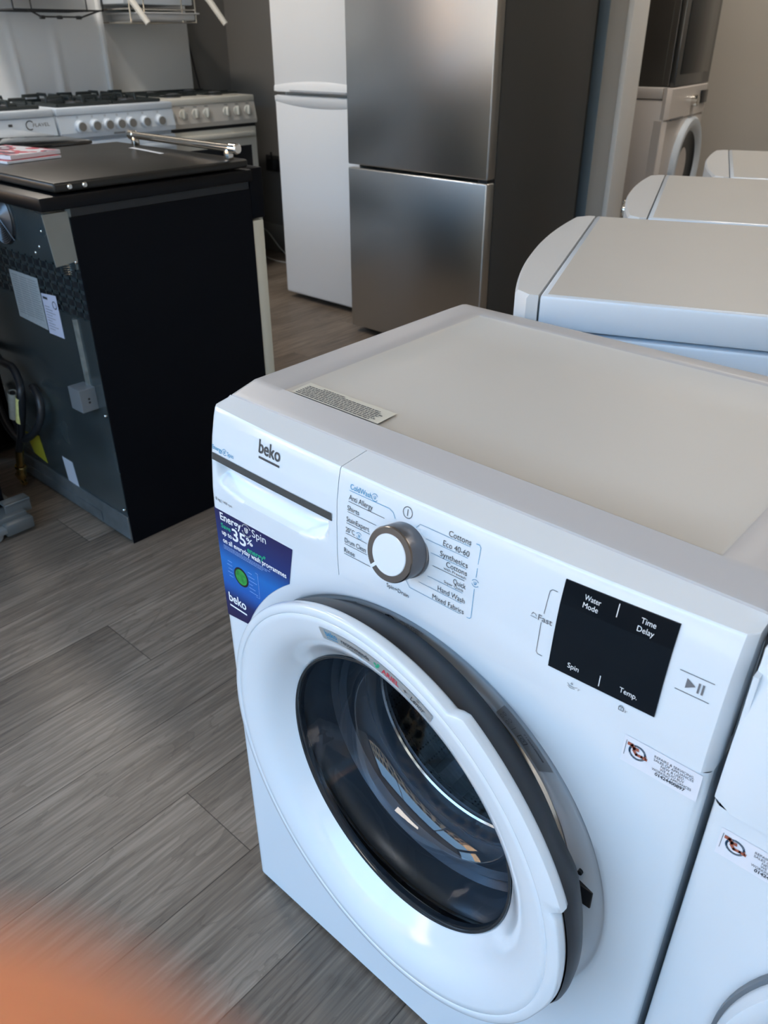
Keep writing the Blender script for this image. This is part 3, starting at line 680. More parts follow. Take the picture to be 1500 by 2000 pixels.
b = bmesh.new(); g = lathe(b, [(.1634, .037), (.162, .046), (.158, .062), (.152, .085), (.146, .105), (.137, .120), (.120, .128), (.08, .131), (.02, .132)], (DC, 0, DZ), 'Y', 96); cap(b, g[-1])
obj('door_glass', b, BOWLG, DO, smooth=60)
# recommendation strip on the door ring
def arc(a0, rb, off):
    def f(u, v):
        r = rb + v; a = math.radians(a0) - u / (rb + .007); return Vector((DC + r * math.cos(a), doorY(r) - off, DZ + r * math.sin(a)))
    return f
AS = arc(107.5, .2095, .0007); LA = math.radians(107.5 - 67) * .2185
b = bmesh.new(); grid(b, lambda u, v: AS(u * LA, v * .0145), 40, 3); st = obj('silver_strip_sticker', b, SILVER, DO, smooth=None)
b = bmesh.new(); AT = arc(107.5, .2095, .0011)
text(b, 'beko', .008, .0060, .0105, AT, w=.0180, mi=1, bold=.012); stroke(b, [(.0085, .0038), (.0255, .0038)], .0009, AT, 1)
text(b, 'recommends', .0320, .0052, .0085, AT, w=.0400, bold=.012); rect(b, .039, .062, .0028, .0034, AT, 0, 4)
for (u, v) in ((.0800, .0085), (.0835, .0072), (.0850, .0105), (.0815, .0050)): disc(b, u, v, .0017, AT, 2, 10)
text(b, 'ARIEL', .0885, .0035, .0100, AT, w=.0230, mi=3, bold=.02, shear=.12); text(b, '+', .1180, .0045, .0085, AT, bold=.02)
text(b, 'Lenor', .1270, .0030, .0105, AT, w=.0180, bold=.012, shear=.2); stroke(b, circ(.136, .0120, .0012, 10), .0004, AT)
obj('strip_lettering', b, [INK, INKB, INKG, INKR], st, smooth=None)

# ------------------------------------------------------------------ OTHER WASHING MACHINES
def front_grid(bm, W, H, bow, zlo, zhi, D0=0.0, nx=24):
    """bowed front strip x 0..W"""
    def f(u, v):
        x = u * W; t = 2 * u - 1; r = .02; d = min(x, W - x); e = 0 if d > r else r - math.sqrt(max(0, r * r - (r - d) ** 2))
        return Vector((x, -bow * (1 - t * t) + e, zlo + (zhi - zlo) * v))
    grid(bm, f, nx, 4)
def washer(loc, rz, W, D, H, bow, label, group, dial=True, side_mould=False, mats=(ENAMEL, WARM_TINT_TOP, mat('neutral_white_fascia', (.70, .71, .71), .35)), name='washing_machine', dial_x=.3, dial_m=CHROME, doorx=.5, base=0.0, dz=None, ds=1.0):
    root = empty(name, loc, rz); tag(root, label, 'washing machine', group)
    b = bmesh.new(); zt = H - .048
    box(b, .002, W - .002, .016, D, .012 + base, zt - .004, .006)
    if side_mould:
        for y in (.10,):
            tube(b, spline([(0.0, D - .10, .20), (0.0, D - .13, .45), (0.0, D - .20, .70), (0.0, D - .12, H - .10), (0.0, D - .06, H - .12), (0, D - .05, .3)]), .006, 6)
    obj('cabinet', b, mats[0], root, smooth=30)
    # fascia: bowed in plan
    def strip(bm, z0, z1, mi=0, inset=0.0, ext=0.06):
        n = 30; top = []; bot = []
        for i in range(n + 1):
            u = i / n; x = .001 + (W - .002) * u; t = 2 * u - 1; r = .024; d = min(x, W - x); e = 0 if d > r else r - math.sqrt(max(0, r * r - (r - d) ** 2))
            y = -bow * (1 - t * t) + e + inset
            top.append((x, y)); 
        T_ = [bm.verts.new((x, y + .004, z1)) for x, y in top]; T1 = [bm.verts.new((x, y, z1 - .006)) for x, y in top]; B_ = [bm.verts.new((x, y, z0)) for x, y in top]
        Tb = [bm.verts.new((x, ext, z1)) for x, y in top]; Bb = [bm.verts.new((x, ext, z0)) for x, y in top]
        for a, c in zip(range(n), range(1, n + 1)):
            for p, q in ((B_, T1), (T1, T_), (T_, Tb), (Tb, Bb), (Bb, B_)): bm.faces.new((p[a], p[c], q[c], q[a]))
        for k in (0, n): bm.faces.new((B_[k], T1[k], T_[k], Tb[k], Bb[k]))
    b = bmesh.new(); strip(b, H - .135, H - .0005, ext=.034); fa = obj('control_panel', b, mats[2] if len(mats) > 2 else mats[0], root, smooth=30)
    b = bmesh.new(); box(b, 0, W, .036, D + .004, zt, H, .005, 2); tz = H
    box(b, .008, W - .008, .046, D - .006, H - .001, H + .0006, .0004, 1, 1); obj('worktop', b, [mats[0], mats[1]], root, smooth=30)
    b = bmesh.new(); strip(b, .10 + base, H - .139, inset=.004); obj('front_panel', b, mats[0], root, smooth=30)
    b = bmesh.new(); strip(b, .014 + base, .096 + base, inset=.012); obj('kick_panel', b, mats[0], root, smooth=30)
    for x in (.05, W - .05):
        for y in (.07, D - .05): b = bmesh.new(); cyl(b, (x, y, 0), .02, base, .013 + base, 'Z', 14); obj('foot', b, BLKP, root)
    if dial:
        b = bmesh.new(); x = dial_x; t = 2 * x / W - 1; y0 = -bow * (1 - t * t); cyl(b, (x, 0, H - .07), .026, y0 + .004, y0 - .030, 'Y', 32, bev=.003); obj('dial', b, dial_m, root)
    c = (W * doorx, -bow - .004, dz or ((H - base) * .46 + base))
    b = bmesh.new(); lathe(b, [(r_ * ds, y_) for r_, y_ in [(.185, .012), (.185, -.012), (.178, -.02), (.160, -.021), (.140, -.012), (.132, .0)]], c, 'Y', 64); dd = obj('door', b, WHITE if not side_mould else ENAMEL, root)
    b = bmesh.new(); g = lathe(b, [(r_ * ds, y_) for r_, y_ in [(.133, -.003), (.12, .004), (.08, .008), (.01, .010)]], c, 'Y', 48); cap(b, g[-1]); obj('door_glass', b, BLKG, dd)
    return root
RA = math.radians(-68)
ex = Vector((math.cos(RA), math.sin(RA), 0)); ey = Vector((-math.sin(RA), math.cos(RA), 0))
Wm = .62
N2 = Vector((.068, .507, 0)); B2 = N2 - ex * Wm
m2 = washer(B2, RA, Wm, .56, .85, .030, 'white washing machine directly behind the foreground washer, blue-lit side showing', 'washing machines lined up behind the foreground washer', dial_x=.19, dial_m=ENAMEL)
B3n = B2 - ex * .012 + ey * .10
B3 = B3n - ex * Wm
m3 = washer(B3, RA, Wm, .55, .85, .030, 'white washing machine second in the row behind the foreground washer, with a chrome dial', 'washing machines lined up behind the foreground washer', dial_x=.145)
B4 = B3 - ex * (.012 + Wm) + ey * .16
m4 = washer(B4, RA, Wm, .55, .85, .030, 'white washing machine farthest in the row, only its top corner showing', 'washing machines lined up behind the foreground washer', dial_x=.52, dial_m=ENAMEL)
# machine at the right edge, beside the foreground washer
NB = empty('washing_machine', (.6065, -.002, 0)); tag(NB, 'white washing machine cut off by the right edge of the photo, beside the foreground washer', 'washing machine')
b = bmesh.new(); front_panel(b, .3, .43, .2440, 0, .6, .008, .672, er=.010)
box(b, 0, .004, .0105, .478, .008, .79); box(b, .596, .6, .0105, .478, .008, .79); box(b, .004, .596, .474, .478, .008, .79)
obj('cabinet', b, WHITE, NB, smooth=30)
b = bmesh.new()
def nbp(u, v):
    x = u * .6; z = .6725 + v * (.812 - .6725); t = 2 * u - 1; d = min(x, .6 - x); e = 0 if d > .008 else .008 - math.sqrt(max(0, .008 ** 2 - (.008 - d) ** 2))
    return Vector((x, -.002 - .010 * (1 - t * t) * min(1, v * 2) + e + .018 * v * v + (.012 * max(0, v - .93) / .07), z))
grid(b, nbp, 40, 26); gl_ = [v for v in b.verts]
b2 = bmesh.new(); box(b2, 0, .6, .018, .03, .66, .8115, .002); merge(b, b2)
obj('control_panel', b, WHITE, NB, smooth=40)
b = bmesh.new(); box(b, 0, .6, .028, .482, .785, .824, .010, 3); box(b, .05, .55, .08, .44, .823, .8255, .001, 1, 1); obj('worktop', b, [FRAME_TOP, WARM_TINT_TOP], NB, smooth=30)
retailer_sticker(NB, .0125, .6545)
b = bmesh.new(); lathe(b, [(.236, .020), (.2440, .012), (.2440, -.010), (.2405, -.016), (.235, -.0165), (.225, -.014), (.205, -.004), (.19, .010), (.178, .020), (.170, .024), (.165, .030)], (.3, -.004, .43), 'Y', 128)
nd = obj('door', b, WHITE, NB, smooth=50)
b = bmesh.new(); lathe(b, [(.2475, .004), (.2475, -.003), (.2440, -.003)], (.3, -.004, .43), 'Y', 96); obj('door_seam', b, mat('seam_grey', (.16, .18, .20), .4), nd)
b = bmesh.new(); g = lathe(b, [(.166, .026), (.15, .02), (.1, .012), (.01, .01)], (.3, -.004, .43), 'Y', 64); cap(b, g[-1]); obj('door_glass', b, BLKG, nd)

# washer + oven stack beyond the pillar
pl = bmesh.new(); FA = Vector((-1.114, 3.517, 0)); FB = Vector((-1.213, 4.194, 0)); fx = (FB - FA).normalized(); fy = Vector((-fx.y, fx.x, 0)); RF = math.atan2(fx.y, fx.x)
box(pl, -.01, .66, .02, .60, 0, .095, .004)
pt = obj('wooden_pallet', pl, mat('pallet_wood', (.28, .20, .12), .7, noise=.3, nscale=12), None, smooth=None, loc=tuple(FA), rot=(0, 0, RF)); tag(pt, 'low wooden plinth under the white washing machine beyond the pillar', 'plinth')
fw = washer(FA + Vector((0, 0, .095)), RF, .66, .60, .865, .006, 'white washing machine with dark porthole, under the dark oven beyond the pillar', None, dial_x=.37, side_mould=True, mats=(mat('warm_white_enamel', (.66, .61, .57), .35), WARM_TINT_TOP), dial_m=CHROME, dz=.485, ds=1.28, doorx=.60)
b = bmesh.new(); box(b, .50, .62, -.012, -.004, .775, .835, .003); obj('display', b, BLKG, fw)
b = bmesh.new(); box(b, .03, .22, -.016, -.006, .725, .735, .002); obj('drawer_grip', b, GREYM, fw)
OV = empty('built_in_oven', tuple(FA + fy * .0 + fx * .04 + Vector((0, 0, .962))), RF); tag(OV, 'dark stainless built-in oven standing on the washing machine beyond the pillar', 'oven')
SST = mat('dark_stainless', (.16, .15, .14), .28, metal=.8, noise=.1, nscale=8)
b = bmesh.new(); box(b, .012, .58, .03, .55, 0, .60, .004); box(b, 0.006, .016, .06, .10, .01, .59); obj('casing', b, SST, OV, smooth=None)
b = bmesh.new(); box(b, 0, .595, .0, .024, .0, .46, .003); od = obj('oven_door', b, mat('oven_door_metal', (.10, .10, .10), .2, metal=.6), OV)
b = bmesh.new(); box(b, .06, .535, -.003, .001, .05, .38, .002); obj('door_window', b, BLKG, od)
b = bmesh.new(); tube(b, [(.06, -.045, .42), (.535, -.045, .42)], .009); tube(b, [(.09, 0, .42), (.09, -.045, .42)], .006); tube(b, [(.505, 0, .42), (.505, -.045, .42)], .006); obj('handle', b, CHROME, od)
b = bmesh.new(); box(b, 0, .595, .0, .03, .465, .60, .003); pn = obj('control_panel', b, SST, OV)
for x in (.12, .30, .48): b = bmesh.new(); cyl(b, (x, 0, .53), .02, 0, -.025, 'Y', 24, bev=.003); obj('knob', b, BLKP, pn)
# dark tall appliance at far right behind
b = bmesh.new(); box(b, -.60, .0, 0, .5, 0, 1.85, .01)
t = obj('fridge_freezer', b, INOXS, None, loc=(.36, 4.22, 0)); tag(t, 'dark tall appliance edge just in frame at the upper right behind the row', 'fridge freezer')

# ------------------------------------------------------------------ FRIDGES
def fridge(loc, W, D, H, zs, label, mdoor, mside, style):
    r = empty('fridge_freezer', loc); tag(r, label, 'fridge freezer')
    b = bmesh.new(); box(b, .004, W - .004, .062, D, .028, H, .006); obj('cabinet', b, mside, r, smooth=30)
    for x in (.05, W - .05):
        for y in (.10, D - .06): b = bmesh.new(); cyl(b, (x, y, 0), .018, 0, .03, 'Z', 14); obj('foot', b, BLKP if style == 'inox' else mside, r)
    b = bmesh.new(); box(b, .012, W - .012, .050, .064, .04, zs - .012, .003); box(b, .012, W - .012, .050, .064, zs + .012, H - .006, .003); obj('door_seal', b, mat('grey_seal', (.16, .18, .20), .5), r)
    for nm, z0, z1 in (('freezer_door', .028, zs - .006), ('fridge_door', zs + .006, H)):
        b = bmesh.new()
        if style == 'inox':
            box(b, 0, W, .0, .050, z0, z1, .006, 3)
        else:
            n = 12
            def f(u, v): return Vector((u * W, -.006 * (1 - (2 * u - 1) ** 4), z0 + (z1 - z0) * v))
            box(b, 0, W, .0, .050, z0, z1, .010, 3)
        d = obj(nm, b, mdoor, r, smooth=30)
        if style == 'white':
            b = bmesh.new(); s = 1 if nm == 'fridge_door' else -1; ze = z0 if s > 0 else z1; nseg = 24
            Tt = []; 
            for i in range(nseg + 1):
                u = i / nseg; x = .004 + (W - .008) * u; hh = .030 + .020 * (1 - (2 * u - 1) ** 2); dd_ = -.003 - .009 * (1 - (2 * u - 1) ** 2)
                Tt.append([b.verts.new((x, .002, ze + s * hh)), b.verts.new((x, dd_ * .6, ze + s * hh * .75)), b.verts.new((x, dd_, ze + s * .012)), b.verts.new((x, dd_, ze + s * .003)), b.verts.new((x, .002, ze + s * .003))])
            for a, c in zip(Tt, Tt[1:]):
                for j in range(4): b.faces.new((a[j], a[j + 1], c[j + 1], c[j]))
            b.faces.new(Tt[0]); b.faces.new(Tt[-1]); obj('grip_moulding', b, mdoor, d, smooth=40)
            if s > 0:
                b = bmesh.new(); box(b, W * .2, W * .8, -.0135, -.0085, ze + .004, ze + .012, .001); obj('grip_shade_strip', b, mat('grip_shadow_grey', (.45, .47, .50), .5), d)  # raised grey strip whose colour paints the shade of a grip hollow
    b = bmesh.new(); box(b, W - .05, W - .008, .012, .058, zs - .007, zs + .007, .002); obj('hinge', b, BLKP, r)
    return r
fridge((-1.832, 2.10, 0), .712, .672, 1.90, .707, 'tall brushed stainless steel fridge freezer with grey side, centre of the photo', INOX, INOXS, 'inox')
fridge((-2.478, 2.28, 0), .60, .60, 1.95, .945, 'tall white fridge freezer left of the stainless one', mat('fridge_white', (.84, .85, .86), .35, coat=.1), ENAMEL, 'white')

# ------------------------------------------------------------------ BLACK COOKER (seen from behind)
CK = empty('freestanding_cooker', (-1.305, .66, 0)); tag(CK, 'black freestanding cooker turned back to front, magazines lying on its lid', 'cooker')
def W_(*a): return a
ox, oy = 1.305, -.66
def L(bm):
    for v in bm.verts: v.co.x += ox; v.co.y += oy
    return bm
b = bmesh.new(); box(b, -1.605, -1.008, .412, .905, .05, .855, .002); box(b, -1.600, -1.012, .42, .90, 0.0, .05); obj('carcass', L(b), BLKP, CK, smooth=None)
b = bmesh.new(); box(b, -1.008, -1.004, .409, .905, .0, .835, .001); obj('side_panel', L(b), BLKE, CK, smooth=None)
b = bmesh.new(); box(b, -1.609, -1.605, .409, .905, .0, .835, .001); obj('side_panel', L(b), BLKE, CK, smooth=None)
b = bmesh.new()
box(b, -1.604, -1.008, .4085, .4135, .085, .60); box(b, -1.604, -1.008, .402, .4135, .725, .852)
# perforated vent band
for i in range(18):
    x = -1.600 + i * .0335
    box(b, x - .002, x + .004, .4095, .413, .60, .725)
for z in (.600, .622, .645, .668, .692, .716): box(b, -1.604, -1.008, .4095, .413, z, z + .008)
box(b, -1.604, -1.008, .4085, .411, .60, .605)
bp_ = obj('back_panel', L(b), GALV, CK, smooth=None)
b = bmesh.new(); box(b, -1.602, -1.010, .4125, .4137, .60, .725); obj('vent_backing', L(b), BLKP, CK, smooth=None)
b = bmesh.new(); box(b, -1.604, -1.007, .404, .412, .012, .083, .002); box(b, -1.604, -1.14, .401, .405, .02, .05, .001); br = obj('bottom_rail', L(b), mat('scuffed_rail_metal', (.16, .18, .19), .45, metal=.6, noise=.6, nscale=14), CK, smooth=None)
# pressed vertical ridge and flue box
b = bmesh.new(); tube(b, [(-1.075, .409, .60), (-1.073, .409, .43)], .0085, 8); obj('pressed_ridge', L(b), mat('ridge_metal', (.26, .29, .28), .32, metal=.8, noise=.4, nscale=60), CK)
b = bmesh.new(); box(b, -1.100, -1.047, .366, .409, .380, .438, .0015)
obj('terminal_box', L(b), mat('terminal_box_metal', (.20, .22, .24), .45, metal=.4), CK, smooth=None)
b = bmesh.new()
for z in (.403, .412): cyl(b, (0, .388, z), .0030, -1.0475, -1.0462, 'X', 10)
obj('cable_hole', L(b), BLKP, CK)
# top corner bracket (bare metal) on the side
b = bmesh.new(); quad_pts = [(.3475, .848), (.405, .848), (.4075, .744), (.356, .739)]
v0 = [b.verts.new((-1.0055, y, z)) for y, z in quad_pts]; v1 = [b.verts.new((-1.0085, y, z)) for y, z in quad_pts]; b.faces.new(v0); b.faces.new(v1)
for k in range(4): b.faces.new((v0[k], v0[(k + 1) % 4], v1[(k + 1) % 4], v1[k]))
obj('corner_bracket', L(b), GALVL, CK, smooth=None)
b = bmesh.new()
for k in range(5): lathe(b, [(.008, 0), (.0095, .0008), (.008, .0016)], (-1.018, .385, .715 + k * .005), 'Z', 16)
obj('hinge_spring', L(b), CHROME, CK)
b = bmesh.new(); cyl(b, (0, 0, 0), .001, 0, .001)
b.free()
for (x, z) in [(-1.14, .790), (-1.165, .752), (-1.19, .735), (-1.008, .742), (-1.012, .372), (-1.012, .105)]:
    b = bmesh.new(); cyl(b, (x, 0, z), .004, .407, .400, 'Y', 12, bev=.0015); obj('screw', L(b), CHROME, CK)
# cooling fan
b = bmesh.new(); cyl(b, (-1.330, 0, .800), .066, .410, .398, 'Y', 40, bev=.003); fn = obj('fan_housing', L(b), BLKP, CK)
b = bmesh.new()
for k in range(12): lathe(b, [(.010 + k * .0046, .3955), (.0114 + k * .0046, .3945), (.0125 + k * .0046, .3955)], (-1.330, 0, .800), 'Y', 40)
for k in range(3):
    a = math.radians(-40 + 120 * k); tube(b, [(-1.330, .394, .80), (-1.330 + .075 * math.cos(a), .396, .80 + .075 * math.sin(a))], .0018, 6)
obj('fan_guard', L(b), GREYM, fn)
# labels on the back
def backlabel(name, pts, m, y=.4075):
    b = bmesh.new(); quad(b, [(x, y, z) for x, z in pts]); return obj(name, L(b), m, CK, smooth=None)
backlabel('wiring_label', [(-1.372, .668), (-1.226, .668), (-1.226, .540), (-1.372, .547)], mat('grey_wiring_label', (.34, .38, .40), .5, noise=.25, nscale=90, aniso=(1, 1, 6)))
b = bmesh.new(); fw_ = lambda u, v: Vector((-1.368 + u + ox, .4070 + oy, .553 + v))
for k in range(17): rect(b, .006 + .001 * (k % 3), .128 + .004 * (k % 3), .104 - k * .0060, .1056 - k * .0060, fw_)
for u in (.040, .085): rect(b, u, u + .003, .002, .108, fw_, 1)
obj('wiring_print', b, [mat('wiring_grey', (.17, .19, .20), .5), mat('wiring_pale', (.45, .48, .50), .5)], CK, smooth=None)
rl = backlabel('rating_plate', [(-1.222, .634), (-1.148, .640), (-1.148, .535), (-1.222, .534)], mat('lilac_label', (.50, .53, .66), .5))
b = bmesh.new(); fb = lambda u, v: Vector((-1.222 + u + ox, .4070 + oy, .534 + v))
rect(b, .006, .028, .088, .094, fb); stroke(b, circ(.058, .080, .009, 18), .002, fb)
for k in range(9): rect(b, .008, .03 + .03 * ((k * 7) % 5) / 5, .070 - k * .007, .0712 - k * .007, fb)
b.faces.ensure_lookup_table(); obj('plate_print', b, INK, rl, smooth=None)
backlabel('warning_triangle_label', [(-1.530, .170), (-1.438, .182), (-1.424, .098), (-1.50, .108)], YELLOW)
backlabel('white_label', [(-1.318, .158), (-1.262, .158), (-1.252, .082), (-1.310, .084)], mat('white_back_label', (.46, .49, .55), .5))
# top slab, lid and handle
b = bmesh.new(); box(b, -1.612, -.999, .345, .912, .853, .882, .005, 2); obj('hob_surround', L(b), BLKS, CK)
b = bmesh.new(); box(b, -1.600, -1.004, .385, .905, .886, .906, .006, 3); lid = obj('lid', L(b), BLKE2, CK)
b = bmesh.new()
for y in (.42, .455): cyl(b, (0, y, .896), .006, -1.006, -.999, 'X', 16, bev=.002)
obj('hinge_screw', L(b), CHROME, lid)
b = bmesh.new(); tube(b, [(-1.475, .885, .932), (-1.020, .868, .932)], .0095, 14); hd = obj('handle_bar', L(b), CHROME, lid)
b = bmesh.new(); cyl(b, (0, .8675, .932), .0125, -1.022, -.992, 'X', 20, bev=.003); box(b, -1.040, -1.020, .858, .876, .904, .930, .004); obj('handle_end', L(b), CHROME, hd)
b = bmesh.new(); cyl(b, (0, .8855, .932), .0125, -1.495, -1.470, 'X', 20, bev=.003); box(b, -1.480, -1.462, .876, .894, .904, .930, .004); obj('handle_end', L(b), CHROME, hd)
b = bmesh.new(); quad(b, [(-1.43, .835, .9066), (-1.25, .815, .9066), (-1.25, .829, .9066), (-1.43, .851, .9066)]); obj('lid_label', L(b), PAPER, lid, smooth=None)
# cooker front: control fascia and doors with cream edge
b = bmesh.new(); box(b, -1.605, -1.004, .9055, .948, .762, .884, .004); obj('control_fascia', L(b), BLKE, CK)
b = bmesh.new(); box(b, -1.602, -1.006, .9055, .942, .10, .757, .003); obj('oven_door', L(b), CREAMD, CK)
# gas hose with brass fitting
b = bmesh.new(); HP = [(-1.60, .400, .42), (-1.48, .372, .408), (-1.405, .368, .409), (-1.363, .36, .380), (-1.346, .35, .355), (-1.367, .35, .30), (-1.401, .35, .241), (-1.43, .35, .19), (-1.458, .35, .150)]
tube(b, spline(HP, 5), .0105, 12); hs = obj('gas_hose', L(b), HOSE, CK)
b = bmesh.new(); HP = [(-1.62, .385, .29), (-1.573, .37, .237), (-1.514, .36, .198), (-1.442, .355, .189), (-1.356, .36, .232), (-1.305, .37, .293), (-1.312, .38, .343), (-1.36, .39, .36)]
tube(b, spline(HP, 5), .0105, 12); obj('gas_hose', L(b), HOSE, CK)
b = bmesh.new()
lathe(b, [(.0115, 0), (.0115, -.062)], (0, 0, 0), 'Z', 16); lathe(b, [(.015, -.060), (.017, -.063), (.017, -.068), (.0125, -.070), (.0125, -.082), (.0145, -.086), (.0145, -.104), (.011, -.110)], (0, 0, 0), 'Z', 16)
bf = obj('brass_fitting', b, BRASS, hs, loc=(-1.458 + ox, .35 + oy, .152), rot=(0, .33, 0))
def tape(p0, p1, m):
    b = bmesh.new(); tube(b, [p0, p1], .0125, 14, cap=False); obj('hose_tape', L(b), m, hs)
tape((-1.352, .349, .345), (-1.392, .349, .262), YELLOWP)
tape((-1.425, .36, .335), (-1.458, .36, .250), mat('white_tape', (.50, .52, .48), .5, noise=.2, nscale=90))
b = bmesh.new(); tube(b, spline([(-1.425, .36, .335), (-1.46, .36, .25), (-1.47, .365, .20), (-1.50, .36, .12), (-1.52, .36, .07), (-1.545, .36, .03)], 5), .007, 10); tube(b, [(-1.545, .36, .04), (-1.505, .36, .02)], .009, 10, mi=1); obj('gas_hose', L(b), [HOSE, BRASS], CK)

# magazines on the lid
MAGC = mat('magazine_cover', (.70, .66, .70), .35, noise=0)
def cover():
    m = bpy.data.materials.new('printed_cover'); m.use_nodes = True; n = m.node_tree; p = n.nodes['Principled BSDF']; p.inputs['Roughness'].default_value = .35
    t = n.nodes.new('ShaderNodeTexCoord'); mp = n.nodes.new('ShaderNodeMapping'); mp.inputs['Scale'].default_value = (14, 22, 1); v = n.nodes.new('ShaderNodeTexVoronoi'); v.inputs['Scale'].default_value = 1.2
    n.links.new(t.outputs['Object'], mp.inputs[0]); n.links.new(mp.outputs[0], v.inputs['Vector']); c = n.nodes.new('ShaderNodeValToRGB'); c.color_ramp.interpolation = 'CONSTANT'; e = c.color_ramp.elements
    e[0].color = (.75, .72, .75, 1); e[1].position = .30; e[1].color = (.05, .05, .10, 1); x = e.new(.45); x.color = (.60, .06, .10, 1); x = e.new(.60); x.color = (.78, .76, .78, 1)
    n.links.new(v.outputs['Distance'], c.inputs[0]); n.links.new(c.outputs[0], p.inputs['Base Color']); return m
COVER = cover()
def magazine(nm, cx, cy, z, rz, w_, h_, th, label, m):
    b = bmesh.new(); box(b, -w_ / 2, w_ / 2, -h_ / 2, h_ / 2, 0, th, .001); r = obj(nm, b, PAPER, None, smooth=None, loc=(cx, cy, z), rot=(0, 0, rz)); tag(r, label, 'magazine')
    b = bmesh.new(); rect(b, -w_ / 2 + .001, w_ / 2 - .001, -h_ / 2 + .001, h_ / 2 - .001, lambda u, v: Vector((u, v, th + .0004))); obj('cover', b, m, r, smooth=None)
magazine('magazine', -1.470, .520, .9065, .12, .21, .150, .006, 'lower magazine with a red edge, under the white patterned one on the black cooker lid', mat('red_cover', (.50, .04, .06), .4))
magazine('magazine', -1.485, .525, .9135, .20, .21, .148, .009, 'upper magazine with red and black patterned cover on the black cooker lid', COVER)

# appliance with a glossy glass lid just behind the black cooker
GC = empty('glass_top_cooker', (-2.05, .66, 0)); tag(GC, 'cooker with shiny black glass lid standing behind the black cooker, left side', 'cooker')
b = bmesh.new(); box(b, -.28, .25, -.30, .26, .02, .86, .004); obj('carcass', b, BLKE, GC, smooth=None)
b = bmesh.new(); box(b, -.285, .262, -.32, .272, .885, .895, .003); obj('glass_lid', b, mat('mirror_black_glass', (.02, .022, .025), .03, coat=1.0, spec=1.0), GC)
b = bmesh.new(); box(b, -.285, .262, -.32, .272, .86, .884, .004); obj('hob_frame', b, GREYM, GC)
for x in (-.24, .21):
    for y in (-.26, .22): b = bmesh.new(); cyl(b, (x, y, 0), .02, 0, .021, 'Z', 12); obj('foot', b, BLKP, GC)

